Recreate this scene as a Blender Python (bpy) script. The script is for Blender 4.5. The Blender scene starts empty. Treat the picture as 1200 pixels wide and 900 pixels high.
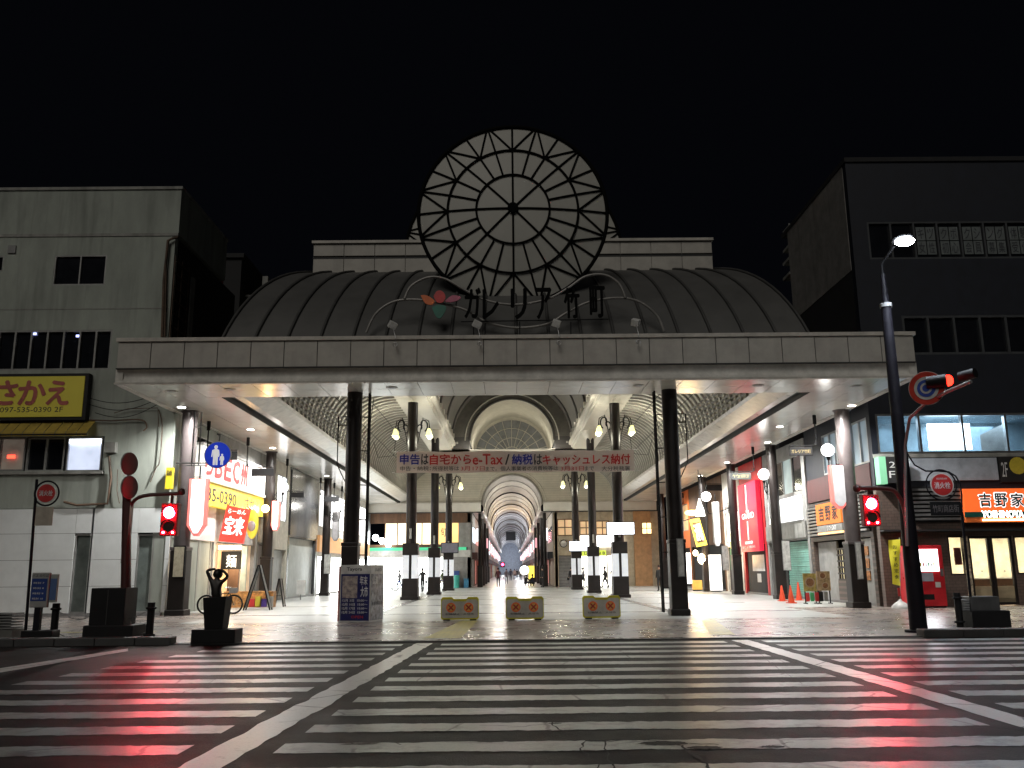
import bpy, bmesh, math, random
from mathutils import Vector, Matrix
from mathutils.noise import noise as pnoise
random.seed(7)
S = bpy.context.scene
COL = S.collection
# ---------------------------------------------------------------- camera, world, light
H = 1.55
FPX = 1030.0
def _camera():
    ro = math.radians(.55)
    d = Vector((597-600, 450-668, FPX)).normalized()
    k = -(-math.sin(ro)*d.x+math.cos(ro)*d.y)/d.z
    z = Vector((-math.sin(ro), math.cos(ro), k)).normalized()
    x = z.cross(d)
    if x.x < 0: x = -x
    # rows: world axes written in camera axes (right, up, forward)
    return x, d, z
CX, CY, CZ = _camera()
cam = bpy.data.cameras.new('camera'); co = bpy.data.objects.new('camera', cam); COL.objects.link(co)
cam.sensor_width = 36; cam.lens = 36*FPX/1200; cam.clip_end = 2000; cam.clip_start = .1
co.matrix_world = Matrix(((CX.x, CX.y, -CX.z, 0), (CY.x, CY.y, -CY.z, 0), (CZ.x, CZ.y, -CZ.z, H), (0, 0, 0, 1)))
S.camera = co
w = bpy.data.worlds.new('World'); S.world = w; w.use_nodes = True
bg = w.node_tree.nodes['Background']; bg.inputs[0].default_value = (.55, .62, .95, 1); bg.inputs[1].default_value = .0022
sun = bpy.data.lights.new('night_glow', 'SUN'); so = bpy.data.objects.new('night_glow', sun); COL.objects.link(so)
sun.energy = .66; sun.angle = math.radians(30); sun.color = (1, .95, .87)
so.rotation_euler = (math.radians(52), 0, math.radians(-14))
vs = S.view_settings; vs.view_transform = 'Standard'; vs.look = 'None'; vs.exposure = 0; vs.gamma = 1
S.cycles.use_denoising = True; S.cycles.max_bounces = 6; S.cycles.diffuse_bounces = 3; S.cycles.glossy_bounces = 3
S.cycles.transparent_max_bounces = 8; S.cycles.sample_clamp_indirect = 4; S.cycles.caustics_reflective = False
S.cycles.caustics_refractive = False

# a pixel of the 1200x900 photograph to a point at a known distance
def ray(px, py):
    c = Vector((px-600, 450-py, FPX)); return Vector((c.dot(CX), c.dot(CY), c.dot(CZ)))
def W(px, py, Y): r = ray(px, py); t = Y/r.y; return Vector((r.x*t, Y, H+r.z*t))
def WX(px, py, X): r = ray(px, py); t = X/r.x; return Vector((X, r.y*t, H+r.z*t))
def G(px, py, z=0): r = ray(px, py); t = (z-H)/r.z; return Vector((r.x*t, r.y*t, z))

# ---------------------------------------------------------------- materials
MATS = {}
def mat(name, rgb, rough=.6, metal=0, var=.18, scale=2.0, bump=0, bscale=30, stretch=(1, 1, 1), dark=None, spec=.5, coat=0, dirt=0):
    if name in MATS: return MATS[name]
    m = bpy.data.materials.new(name); m.use_nodes = True; nt = m.node_tree; N = nt.nodes; L = nt.links
    b = N['Principled BSDF']; b.inputs['Roughness'].default_value = rough; b.inputs['Metallic'].default_value = metal
    b.inputs['Specular IOR Level'].default_value = spec; b.inputs['Coat Weight'].default_value = coat
    tc = N.new('ShaderNodeTexCoord'); mp = N.new('ShaderNodeMapping'); mp.inputs['Scale'].default_value = stretch
    L.new(tc.outputs['Object'], mp.inputs[0])
    n = N.new('ShaderNodeTexNoise'); n.inputs['Scale'].default_value = scale; n.inputs['Detail'].default_value = 6; n.inputs['Roughness'].default_value = .65
    L.new(mp.outputs[0], n.inputs['Vector'])
    r = N.new('ShaderNodeMapRange'); r.inputs[1].default_value = .3; r.inputs[2].default_value = .7
    L.new(n.outputs[0], r.inputs[0])
    mx = N.new('ShaderNodeMix'); mx.data_type = 'RGBA'
    c2 = dark or tuple(c*(1-var*2) for c in rgb)
    mx.inputs[6].default_value = (*c2, 1); mx.inputs[7].default_value = (*[min(1, c*(1+var*.4)) for c in rgb], 1)
    L.new(r.outputs[0], mx.inputs[0]); out = mx.outputs[2]
    if dirt:
        n3 = N.new('ShaderNodeTexNoise'); n3.inputs['Scale'].default_value = 1.0; n3.inputs['Detail'].default_value = 8
        mp3 = N.new('ShaderNodeMapping'); mp3.inputs['Scale'].default_value = (2.2, 2.2, .22); L.new(tc.outputs['Object'], mp3.inputs[0]); L.new(mp3.outputs[0], n3.inputs['Vector'])
        r3 = N.new('ShaderNodeMapRange'); r3.inputs[1].default_value = .52; r3.inputs[2].default_value = .72; r3.inputs[4].default_value = dirt; L.new(n3.outputs[0], r3.inputs[0])
        m3 = N.new('ShaderNodeMix'); m3.data_type = 'RGBA'; m3.inputs[7].default_value = (*[c*.35 for c in rgb], 1)
        L.new(out, m3.inputs[6]); L.new(r3.outputs[0], m3.inputs[0]); out = m3.outputs[2]
    L.new(out, b.inputs['Base Color'])
    rr = N.new('ShaderNodeMapRange'); rr.inputs[3].default_value = max(.02, rough-.08); rr.inputs[4].default_value = min(1, rough+.08)
    L.new(n.outputs[0], rr.inputs[0]); L.new(rr.outputs[0], b.inputs['Roughness'])
    if bump:
        n2 = N.new('ShaderNodeTexNoise'); n2.inputs['Scale'].default_value = bscale; n2.inputs['Detail'].default_value = 4
        L.new(tc.outputs['Object'], n2.inputs['Vector'])
        bp = N.new('ShaderNodeBump'); bp.inputs['Strength'].default_value = bump; bp.inputs['Distance'].default_value = .02
        L.new(n2.outputs[0], bp.inputs['Height']); L.new(bp.outputs[0], b.inputs['Normal'])
    MATS[name] = m; return m
def emit(name, rgb, s, var=.15, scale=3, base=None):
    if name in MATS: return MATS[name]
    m = bpy.data.materials.new(name); m.use_nodes = True; nt = m.node_tree; N = nt.nodes; L = nt.links
    b = N['Principled BSDF']; b.inputs['Base Color'].default_value = (*(base or [c*.5 for c in rgb]), 1); b.inputs['Roughness'].default_value = .4
    tc = N.new('ShaderNodeTexCoord'); n = N.new('ShaderNodeTexNoise'); n.inputs['Scale'].default_value = scale
    L.new(tc.outputs['Object'], n.inputs['Vector'])
    r = N.new('ShaderNodeMapRange'); r.inputs[1].default_value = .3; r.inputs[2].default_value = .7; r.inputs[3].default_value = s*(1-var); r.inputs[4].default_value = s
    L.new(n.outputs[0], r.inputs[0]); L.new(r.outputs[0], b.inputs['Emission Strength'])
    b.inputs['Emission Color'].default_value = (*rgb, 1)
    MATS[name] = m; return m
def glassy(name, rgb, alpha, rough=.05):
    if name in MATS: return MATS[name]
    m = bpy.data.materials.new(name); m.use_nodes = True; nt = m.node_tree; N = nt.nodes; L = nt.links
    out = N['Material Output']; N.remove(N['Principled BSDF'])
    t = N.new('ShaderNodeBsdfTransparent'); t.inputs[0].default_value = (*rgb, 1); g = N.new('ShaderNodeBsdfGlossy'); g.inputs['Roughness'].default_value = rough
    mx = N.new('ShaderNodeMixShader'); mx.inputs[0].default_value = alpha; L.new(t.outputs[0], mx.inputs[1]); L.new(g.outputs[0], mx.inputs[2]); L.new(mx.outputs[0], out.inputs[0])
    MATS[name] = m; return m

def tilemat(name, c1, c2, cm, sx, sy, rough, mortar=.012, patches=.25, bump=.15, axis='xy', offs=.5):
    if name in MATS: return MATS[name]
    m = bpy.data.materials.new(name); m.use_nodes = True; nt = m.node_tree; N = nt.nodes; L = nt.links; b = N['Principled BSDF']
    tc = N.new('ShaderNodeTexCoord'); src = tc.outputs['Object']
    if axis != 'xy':
        sp = N.new('ShaderNodeSeparateXYZ'); cb = N.new('ShaderNodeCombineXYZ'); L.new(src, sp.inputs[0])
        L.new(sp.outputs[0 if axis == 'xz' else 1], cb.inputs[0]); L.new(sp.outputs[2], cb.inputs[1]); src = cb.outputs[0]
    br = N.new('ShaderNodeTexBrick'); br.inputs['Scale'].default_value = 1; br.inputs['Mortar Size'].default_value = mortar; br.inputs['Brick Width'].default_value = sx
    br.inputs['Row Height'].default_value = sy; br.offset = offs; br.inputs['Bias'].default_value = 0; br.inputs['Mortar Smooth'].default_value = .3
    br.inputs['Color1'].default_value = (*c1, 1); br.inputs['Color2'].default_value = (*c2, 1); br.inputs['Mortar'].default_value = (*cm, 1); L.new(src, br.inputs[0])
    n = N.new('ShaderNodeTexNoise'); n.inputs['Scale'].default_value = .8; n.inputs['Detail'].default_value = 7; n.inputs['Roughness'].default_value = .7; L.new(tc.outputs['Object'], n.inputs['Vector'])
    mr = N.new('ShaderNodeMapRange'); mr.inputs[1].default_value = .35; mr.inputs[2].default_value = .65; mr.inputs[3].default_value = 1-patches; mr.inputs[4].default_value = 1.05; L.new(n.outputs[0], mr.inputs[0])
    mx = N.new('ShaderNodeMix'); mx.data_type = 'RGBA'; mx.blend_type = 'MULTIPLY'; mx.inputs[0].default_value = 1; L.new(br.outputs[0], mx.inputs[6]); L.new(mr.outputs[0], mx.inputs[7])
    L.new(mx.outputs[2], b.inputs['Base Color'])
    r2 = N.new('ShaderNodeMapRange'); r2.inputs[3].default_value = rough-.1; r2.inputs[4].default_value = rough+.12; L.new(n.outputs[0], r2.inputs[0]); L.new(r2.outputs[0], b.inputs['Roughness'])
    bp = N.new('ShaderNodeBump'); bp.inputs['Strength'].default_value = bump; bp.inputs['Distance'].default_value = .005; bp.invert = True
    L.new(br.outputs[1], bp.inputs['Height']); L.new(bp.outputs[0], b.inputs['Normal'])
    MATS[name] = m; return m

def asphalt():
    m = bpy.data.materials.new('wet_asphalt'); m.use_nodes = True; nt = m.node_tree; N = nt.nodes; L = nt.links; b = N['Principled BSDF']
    tc = N.new('ShaderNodeTexCoord')
    n = N.new('ShaderNodeTexNoise'); n.inputs['Scale'].default_value = .7; n.inputs['Detail'].default_value = 9; n.inputs['Roughness'].default_value = .7; L.new(tc.outputs['Object'], n.inputs['Vector'])
    cr = N.new('ShaderNodeValToRGB'); e = cr.color_ramp.elements; e[0].position = .35; e[0].color = (.003, .003, .0033, 1); e[1].position = .7; e[1].color = (.0085, .008, .0078, 1)
    L.new(n.outputs[0], cr.inputs[0]); L.new(cr.outputs[0], b.inputs['Base Color'])
    r = N.new('ShaderNodeMapRange'); r.inputs[1].default_value = .3; r.inputs[2].default_value = .7; r.inputs[3].default_value = .42; r.inputs[4].default_value = .6; L.new(n.outputs[0], r.inputs[0]); L.new(r.outputs[0], b.inputs['Roughness'])
    v = N.new('ShaderNodeTexNoise'); v.inputs['Scale'].default_value = 55; v.inputs['Detail'].default_value = 3; L.new(tc.outputs['Object'], v.inputs['Vector'])
    bp = N.new('ShaderNodeBump'); bp.inputs['Strength'].default_value = .8; bp.inputs['Distance'].default_value = .01; L.new(v.outputs[0], bp.inputs['Height']); L.new(bp.outputs[0], b.inputs['Normal'])
    b.inputs['Specular IOR Level'].default_value = .05
    return m
def roadpaint(name='road_paint', c=(.24, .265, .255), dens=.5):
    m = bpy.data.materials.new(name); m.use_nodes = True; nt = m.node_tree; N = nt.nodes; L = nt.links; b = N['Principled BSDF']
    tc = N.new('ShaderNodeTexCoord')
    n = N.new('ShaderNodeTexNoise'); n.inputs['Scale'].default_value = 2.2; n.inputs['Detail'].default_value = 10; n.inputs['Roughness'].default_value = .75; L.new(tc.outputs['Object'], n.inputs['Vector'])
    n2 = N.new('ShaderNodeTexNoise'); n2.inputs['Scale'].default_value = 38; n2.inputs['Detail'].default_value = 3; L.new(tc.outputs['Object'], n2.inputs['Vector'])
    vo = N.new('ShaderNodeTexVoronoi'); vo.feature = 'DISTANCE_TO_EDGE'; vo.inputs['Scale'].default_value = .9
    nv = N.new('ShaderNodeMix'); nv.data_type = 'RGBA'; nv.inputs[0].default_value = .12; L.new(tc.outputs['Object'], nv.inputs[6]); L.new(n.outputs[1], nv.inputs[7]); L.new(nv.outputs[2], vo.inputs['Vector'])
    ck = N.new('ShaderNodeMapRange'); ck.inputs[1].default_value = .006; ck.inputs[2].default_value = .02; L.new(vo.outputs[0], ck.inputs[0])
    nm = N.new('ShaderNodeTexNoise'); nm.inputs['Scale'].default_value = .5; L.new(tc.outputs['Object'], nm.inputs['Vector'])
    gm = N.new('ShaderNodeMapRange'); gm.inputs[1].default_value = .46; gm.inputs[2].default_value = .52; gm.inputs[3].default_value = 1; gm.inputs[4].default_value = 0; L.new(nm.outputs[0], gm.inputs[0])
    mxk = N.new('ShaderNodeMath'); mxk.operation = 'MAXIMUM'; L.new(ck.outputs[0], mxk.inputs[0]); L.new(gm.outputs[0], mxk.inputs[1])
    r = N.new('ShaderNodeMapRange'); r.inputs[1].default_value = .30; r.inputs[2].default_value = dens; L.new(n.outputs[0], r.inputs[0])
    r2 = N.new('ShaderNodeMapRange'); r2.inputs[1].default_value = .28; r2.inputs[2].default_value = .45; r2.inputs[3].default_value = .75; L.new(n2.outputs[0], r2.inputs[0])
    mu = N.new('ShaderNodeMath'); mu.operation = 'MULTIPLY'; L.new(r.outputs[0], mu.inputs[0]); L.new(r2.outputs[0], mu.inputs[1])
    mu2 = N.new('ShaderNodeMath'); mu2.operation = 'MULTIPLY'; L.new(mu.outputs[0], mu2.inputs[0]); L.new(mxk.outputs[0], mu2.inputs[1])
    mx = N.new('ShaderNodeMix'); mx.data_type = 'RGBA'; mx.inputs[6].default_value = (.012, .012, .012, 1); mx.inputs[7].default_value = (*c, 1)
    L.new(mu2.outputs[0], mx.inputs[0]); L.new(mx.outputs[2], b.inputs['Base Color']); b.inputs['Roughness'].default_value = .33
    bp = N.new('ShaderNodeBump'); bp.inputs['Strength'].default_value = .35; bp.inputs['Distance'].default_value = .008; L.new(n2.outputs[0], bp.inputs['Height']); L.new(bp.outputs[0], b.inputs['Normal'])
    return m

# ---------------------------------------------------------------- mesh building
def wloc(o):
    v = Vector((0, 0, 0))
    while o: v += o.location; o = o.parent
    return v
def tag(o, label=None, cat=None, group=None, kind=None):
    if label: o['label'] = label
    if cat: o['category'] = cat
    if group: o['group'] = group
    if kind: o['kind'] = kind
    return o
def thing(name, label, cat, loc=(0, 0, 0), rz=0, group=None):
    o = bpy.data.objects.new(name, None); COL.objects.link(o); o.location = loc; o.rotation_euler = (0, 0, rz); o.empty_display_size = .3
    return tag(o, label, cat, group)
class MB:
    def __init__(s): s.v = []; s.f = []; s.sm = []
    def add(s, vs, fs, smooth=False):
        k = len(s.v); s.v += [Vector(v) for v in vs]; s.f += [tuple(i+k for i in f) for f in fs]; s.sm += [smooth]*len(fs); return s
    def box(s, x0, x1, y0, y1, z0, z1):
        if x0 > x1: x0, x1 = x1, x0
        if y0 > y1: y0, y1 = y1, y0
        if z0 > z1: z0, z1 = z1, z0
        return s.add([(x0, y0, z0), (x1, y0, z0), (x1, y1, z0), (x0, y1, z0), (x0, y0, z1), (x1, y0, z1), (x1, y1, z1), (x0, y1, z1)],
                     [(0, 3, 2, 1), (4, 5, 6, 7), (0, 1, 5, 4), (1, 2, 6, 5), (2, 3, 7, 6), (3, 0, 4, 7)])
    def fb(s, F, u0, u1, z0, z1, d0, d1):
        a = fp(F, u0, z0, d0); b = fp(F, u1, z1, d1); return s.box(a.x, b.x, a.y, b.y, a.z, b.z)
    def cyl(s, p0, p1, r0, r1=None, n=12, cap=True, smooth=True):
        r1 = r0 if r1 is None else r1; p0 = Vector(p0); p1 = Vector(p1); d = (p1-p0).normalized()
        a = d.orthogonal().normalized(); b = d.cross(a); vs = []
        for p, r in ((p0, r0), (p1, r1)):
            for i in range(n):
                t = 2*math.pi*i/n; vs.append(p+(a*math.cos(t)+b*math.sin(t))*r)
        s.add(vs, [(i, (i+1) % n, n+(i+1) % n, n+i) for i in range(n)], smooth)
        if cap: s.add(vs[:n][::-1], [tuple(range(n))]); s.add(vs[n:], [tuple(range(n))])
        return s
    def lathe(s, c, prof, n=16, smooth=True):
        c = Vector(c); vs = []
        for r, z in prof:
            for i in range(n):
                t = 2*math.pi*i/n; vs.append(c+Vector((r*math.cos(t), r*math.sin(t), z)))
        fs = [(j*n+i, j*n+(i+1) % n, (j+1)*n+(i+1) % n, (j+1)*n+i) for j in range(len(prof)-1) for i in range(n)]
        s.add(vs, fs, smooth)
        s.add(vs[:n][::-1], [tuple(range(n))]); s.add(vs[-n:], [tuple(range(n))]); return s
    def tube(s, pts, r, n=8, closed=False):
        pts = [Vector(p) for p in pts]; m = len(pts); vs = []; a = None
        for i, p in enumerate(pts):
            q0 = pts[(i-1) % m] if (closed or i > 0) else p; q1 = pts[(i+1) % m] if (closed or i < m-1) else p
            d = (q1-q0).normalized()
            if a is None: a = d.orthogonal().normalized()
            a = (a-d*a.dot(d)).normalized(); b = d.cross(a); rr = r[i] if isinstance(r, (list, tuple)) else r
            for k in range(n):
                t = 2*math.pi*k/n; vs.append(p+(a*math.cos(t)+b*math.sin(t))*rr)
        R = m if closed else m-1
        s.add(vs, [(i*n+k, i*n+(k+1) % n, ((i+1) % m)*n+(k+1) % n, ((i+1) % m)*n+k) for i in range(R) for k in range(n)], True)
        if not closed: s.add(vs[:n][::-1], [tuple(range(n))]); s.add(vs[-n:], [tuple(range(n))])
        return s
    def ball(s, c, r, n=14, m=8, sc=(1, 1, 1)):
        c = Vector(c); vs = [c+Vector((0, 0, -r*sc[2]))]
        for j in range(1, m):
            p = math.pi*j/m
            for i in range(n):
                t = 2*math.pi*i/n; vs.append(c+Vector((r*sc[0]*math.sin(p)*math.cos(t), r*sc[1]*math.sin(p)*math.sin(t), -r*sc[2]*math.cos(p))))
        vs.append(c+Vector((0, 0, r*sc[2]))); fs = [(0, 1+(i+1) % n, 1+i) for i in range(n)]
        for j in range(m-2): fs += [(1+j*n+i, 1+j*n+(i+1) % n, 1+(j+1)*n+(i+1) % n, 1+(j+1)*n+i) for i in range(n)]
        e = len(vs)-1; fs += [(e, 1+(m-2)*n+i, 1+(m-2)*n+(i+1) % n) for i in range(n)]
        return s.add(vs, fs, True)
    def prism(s, poly, o, ex, ey, depth):
        """2-D outline in the plane (o; ex, ey), given a thickness behind it"""
        o = Vector(o); ex = Vector(ex); ey = Vector(ey); nrm = ex.cross(ey).normalized(); n = len(poly)
        a = [o+ex*x+ey*y for x, y in poly]; b = [p-nrm*depth for p in a]
        s.add(a+b, [tuple(range(n)), tuple(range(2*n-1, n-1, -1))]+[(i, n+i, n+(i+1) % n, (i+1) % n) for i in range(n)]); return s
    def grid(s, rows, smooth=True):
        m = len(rows); n = len(rows[0]); vs = [p for r in rows for p in r]
        return s.add(vs, [(j*n+i, j*n+i+1, (j+1)*n+i+1, (j+1)*n+i) for j in range(m-1) for i in range(n-1)], smooth)
    def build(s, name, m, parent=None, local=False, bevel=0):
        me = bpy.data.meshes.new(name); off = Vector((0, 0, 0)) if (local or not parent) else wloc(parent)
        me.from_pydata([v-off for v in s.v], [], s.f); me.materials.append(m)
        me.polygons.foreach_set('use_smooth', s.sm); me.update()
        o = bpy.data.objects.new(name, me); COL.objects.link(o); o.parent = parent
        if bevel:
            bm = o.modifiers.new('b', 'BEVEL'); bm.width = bevel; bm.segments = 2; bm.limit_method = 'ANGLE'
        return o
# facade frames: 'f' faces the camera (plane y), 'l' faces +x (plane x), 'r' faces -x (plane x)
def fp(F, u, z, d):
    k, c = F
    return Vector((u, c-d, z)) if k == 'f' else Vector((c+d, u, z)) if k == 'l' else Vector((c-d, -u, z))
def fex(F): return {'f': Vector((1, 0, 0)), 'l': Vector((0, 1, 0)), 'r': Vector((0, -1, 0))}[F[0]]
def R(F, x0, x1, yt, yb, ref=.5):
    k, c = F; xr = x0+(x1-x0)*ref
    if k == 'f': a = W(x0, (yt+yb)/2, c); b = W(x1, (yt+yb)/2, c); t = W(xr, yt, c); q = W(xr, yb, c); return a.x, b.x, q.z, t.z
    a = WX(x0, (yt+yb)/2, c); b = WX(x1, (yt+yb)/2, c); t = WX(xr, yt, c); q = WX(xr, yb, c); s = 1 if k == 'l' else -1
    return s*a.y, s*b.y, q.z, t.z
def box(name, m, F, u0, u1, z0, z1, d0, d1, parent=None, bevel=0): return MB().fb(F, u0, u1, z0, z1, d0, d1).build(name, m, parent, bevel=bevel)
def text(s, m, parent, o, ex, ey, w, h, name='lettering', depth=.01, bold=.02, space=1):
    """writing fitted to w x h, centred on o, in the plane of ex, ey"""
    c = bpy.data.curves.new('t', 'FONT'); c.body = s; c.size = 1; c.resolution_u = 2; c.space_character = space
    q = bpy.data.objects.new('t', c); COL.objects.link(q); bpy.context.view_layer.update()
    me = bpy.data.meshes.new_from_object(q.evaluated_get(bpy.context.evaluated_depsgraph_get())); bpy.data.objects.remove(q)
    xs = [v.co.x for v in me.vertices]; ys = [v.co.y for v in me.vertices]
    if not xs: return None
    x0, x1, y0, y1 = min(xs), max(xs), min(ys), max(ys); ex = Vector(ex).normalized(); ey = Vector(ey).normalized(); o = Vector(o); n = ex.cross(ey)
    off = wloc(parent) if parent else Vector((0, 0, 0)); w = w or h*(x1-x0)/(y1-y0)
    P = [o+ex*((v.co.x-x0)/(x1-x0)-.5)*w+ey*((v.co.y-y0)/(y1-y0)-.5)*h-off for v in me.vertices]
    F = [tuple(p.vertices) for p in me.polygons]; k = len(P); ed = {}
    for f in F:
        for i in range(len(f)):
            a, b = f[i], f[(i+1) % len(f)]; ed[(a, b)] = 1
    side = [(a, b, b+k, a+k) for a, b in ed if (b, a) not in ed]
    VV = [p+n*depth for p in P]+P; FF = F+side
    if bold >= .03:      # heavier strokes: the glyphs again, shifted a little and set a hair behind
        q = bold*h*.55/max(1, 1); z_ = 0
        for dx, dy in ((q, 0), (-q, 0), (0, q), (0, -q)):
            z_ += .0007; kk = len(VV); VV += [p+n*(depth-z_)+ex*dx+ey*dy for p in P]; FF += [tuple(i+kk for i in f) for f in F]
    m2 = bpy.data.meshes.new(name); m2.from_pydata(VV, [], FF); m2.materials.append(m); m2.update()
    ob = bpy.data.objects.new(name, m2); COL.objects.link(ob); ob.parent = parent; return ob
def ftext(s, m, parent, F, u0, u1, z0, z1, d, name='lettering', **k):
    return text(s, m, parent, fp(F, (u0+u1)/2, (z0+z1)/2, d), fex(F), (0, 0, 1), abs(u1-u0), z1-z0, name, **k)
def link_copy(o, parent):
    c = o.copy(); COL.objects.link(c); c.parent = parent
    for ch in list(o.children): link_copy(ch, c)
    return c
def dup(o, loc, rz=None, label=None, group=None):
    c = link_copy(o, None); c.location = loc
    if rz is not None: c.rotation_euler = (0, 0, rz)
    if label: c['label'] = label
    if group: c['group'] = group
    return c
def rep(o, loc):
    """another piece that shares its mesh"""
    c = bpy.data.objects.new(o.name.split('.')[0], o.data); COL.objects.link(c); c.parent = o.parent; c.location = loc; return c
def lamp(kind, loc, energy, color=(1, 1, 1), size=.1, spot=None, direction=(0, 0, -1), name='light'):
    l = bpy.data.lights.new(name, kind); l.energy = energy; l.color = color
    if kind == 'AREA': l.size = size
    else: l.shadow_soft_size = size
    if spot: l.spot_size = math.radians(spot); l.spot_blend = .6
    o = bpy.data.objects.new(name, l); COL.objects.link(o); o.location = loc
    o.rotation_euler = Vector(direction).to_track_quat('-Z', 'Y').to_euler(); return o
def holes(F, u0, u1, z0, z1, hs, d0, d1, mb=None):
    """wall u0..u1, z0..z1 with rectangular openings hs=(u0,u1,z0,z1)"""
    mb = mb or MB(); us = sorted({u0, u1, *[v for h in hs for v in h[:2] if u0 < v < u1]}); zs = sorted({z0, z1, *[v for h in hs for v in h[2:] if z0 < v < z1]})
    for i in range(len(us)-1):
        run = None
        for j in range(len(zs)-1):
            cu, cz = (us[i]+us[i+1])/2, (zs[j]+zs[j+1])/2
            inside = any(h[0] < cu < h[1] and h[2] < cz < h[3] for h in hs)
            if not inside: run = (run[0] if run else zs[j], zs[j+1])
            if run and (inside or j == len(zs)-2): mb.fb(F, us[i], us[i+1], run[0], run[1], d0, d1); run = None
    return mb
def window(parent, F, u0, u1, z0, z1, fm, gm, nu=2, nz=1, fw=.05, d=0, depth=.12, name='window'):
    """frame with mullions, each pane a sub-part; sits back from the wall face"""
    f = MB(); f.fb(F, u0, u1, z0, z0+fw, d-depth, d-.01); f.fb(F, u0, u1, z1-fw, z1, d-depth, d-.01)
    f.fb(F, u0, u0+fw, z0+fw, z1-fw, d-depth, d-.01); f.fb(F, u1-fw, u1, z0+fw, z1-fw, d-depth, d-.01)
    for i in range(1, nu): u = u0+(u1-u0)*i/nu; f.fb(F, u-fw/2, u+fw/2, z0+fw, z1-fw, d-depth, d-.012)
    for j in range(1, nz): z = z0+(z1-z0)*j/nz; f.fb(F, u0+fw, u1-fw, z-fw/2, z+fw/2, d-depth, d-.014)
    fr = f.build(name, fm, parent)
    for i in range(nu):
        for j in range(nz):
            a = u0+(u1-u0)*i/nu; b = u0+(u1-u0)*(i+1)/nu; c = z0+(z1-z0)*j/nz; e = z0+(z1-z0)*(j+1)/nz; g = gm if not isinstance(gm, list) else gm[(i+j) % len(gm)]
            box('pane', g, F, a+fw*.4, b-fw*.4, c+fw*.4, e-fw*.4, d-depth*.7, d-depth*.5, fr)
    return fr

# common materials
M_white = mat('white_paint', (.62, .62, .60), .45); M_black = mat('black_metal', (.010, .010, .011), .6, spec=.2); M_bronze = mat('dark_column_paint', (.016, .012, .011), .42, var=.3, spec=.35)
M_chrome = mat('brushed_steel', (.5, .5, .5), .35, .9); M_dkglass = mat('dark_window_glass', (.010, .011, .014), .08, spec=.8); M_alu = mat('window_aluminium', (.30, .30, .29), .4, .3)
M_red = mat('red_paint', (.55, .03, .03), .45); M_yellow = mat('yellow_sheet', (.62, .50, .05), .5); M_orange = mat('orange_sheet', (.75, .16, .03), .5)
M_blue = mat('blue_sheet', (.03, .07, .55), .4); M_grey = mat('grey_metal', (.22, .22, .22), .5); M_cream = mat('cream_panel', (.55, .52, .44), .5, dirt=.15)
M_brown = mat('brown_wood', (.16, .08, .04), .6, var=.3, stretch=(1, 1, .2)); M_green = mat('green_sheet', (.05, .35, .12), .5)
M_letter_dk = mat('dark_lettering', (.02, .02, .03), .5); M_letter_wh = mat('white_lettering', (.7, .7, .7), .5); M_letter_red = mat('red_lettering', (.55, .03, .03), .5)
M_letter_blue = mat('blue_lettering', (.02, .03, .32), .5); M_clear = glassy('clear_glass', (.9, .95, 1), .10)
E_white = emit('shop_light_white', (1, .98, .93), 4.5); E_warm = emit('shop_light_warm', (1, .72, .35), 3, .35); E_cool = emit('cool_tube_light', (.8, .88, 1), 4); E_redl = emit('red_signal_lens', (1, .02, .045), 420, 0)
E_disc = emit('downlight_disc', (1, .96, .88), 18, 0); E_amber = emit('amber_sign_light', (1, .5, .1), 1.6, .4); E_pink = emit('pink_sign_edge', (1, .28, .28), 1.1); E_softwhite = emit('soft_white_sign', (1, .98, .95), 1.5)
FR, AX = 28.7, .3      # front plane of the canopy, axis of the arcade

# ================================================================= GROUND
M_asph = asphalt(); M_paint = roadpaint(); M_band = roadpaint('band_paint', (.56, .57, .55), .42)
M_floor = tilemat('arcade_floor_tiles', (.50, .52, .51), (.45, .47, .46), (.28, .29, .28), 1.2, .6, .30, .007, .3, .04)
M_walk = tilemat('sidewalk_tiles', (.30, .24, .21), (.20, .185, .175), (.10, .09, .085), .9, .45, .27, .012, .4, .05)
M_kerb = mat('dark_kerb_stone', (.05, .05, .05), .6, bump=.3); M_tact = tilemat('tactile_tiles', (.50, .44, .10), (.42, .38, .10), (.3, .27, .1), .3, .3, .35, .02, .3, .3)
def flat(name, m, pts, z, kind='structure', parent=None):
    o = MB().add([(x, y, z) for x, y in pts], [tuple(range(len(pts)))]).build(name, m, parent); 
    if kind: o['kind'] = kind
    return o
flat('ground', mat('far_ground', (.04, .04, .04), .9), [(-400, -300), (400, -300), (400, 700), (-400, 700)], -.08)
road = flat('road', M_asph, [(-120, -40), (120, -40), (120, 20.75), (-120, 20.75)], -.02)
flat('sidewalk', M_walk, [(-120, 20.7), (120, 20.7), (120, 28.6), (-120, 28.6)], 0)
flat('sidewalk_by_buildings', M_walk, [(-120, 28.6), (-10.4, 28.6), (-10.4, 36), (-120, 36)], 0)
flat('sidewalk_by_shop', M_walk, [(10.9, 28.6), (120, 28.6), (120, 38), (10.9, 38)], 0)
fl = flat('arcade_floor', M_floor, [(-10.4, 28.6), (10.9, 28.6), (10.9, 36), (14.7, 36), (14.7, 83), (4.2, 83), (4.2, 300), (-3.6, 300), (-3.6, 83), (-13.5, 83), (-13.5, 36), (-10.4, 36)], .001)
M_floor2 = mat('darker_floor_band', (.33, .33, .32), .25, var=.2)
for y in (33, 41, 49, 57, 65, 73, 81):
    flat('floor_band', M_floor2, [(-10.2, y), (10.7, y), (10.7, y+.5), (-10.2, y+.5)], .005, None, fl)
for x in (-5.3, 5.7):
    flat('floor_band', M_floor2, [(x, 30), (x+.4, 30), (x+.4, 82), (x, 82)], .009, None, fl)
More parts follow.
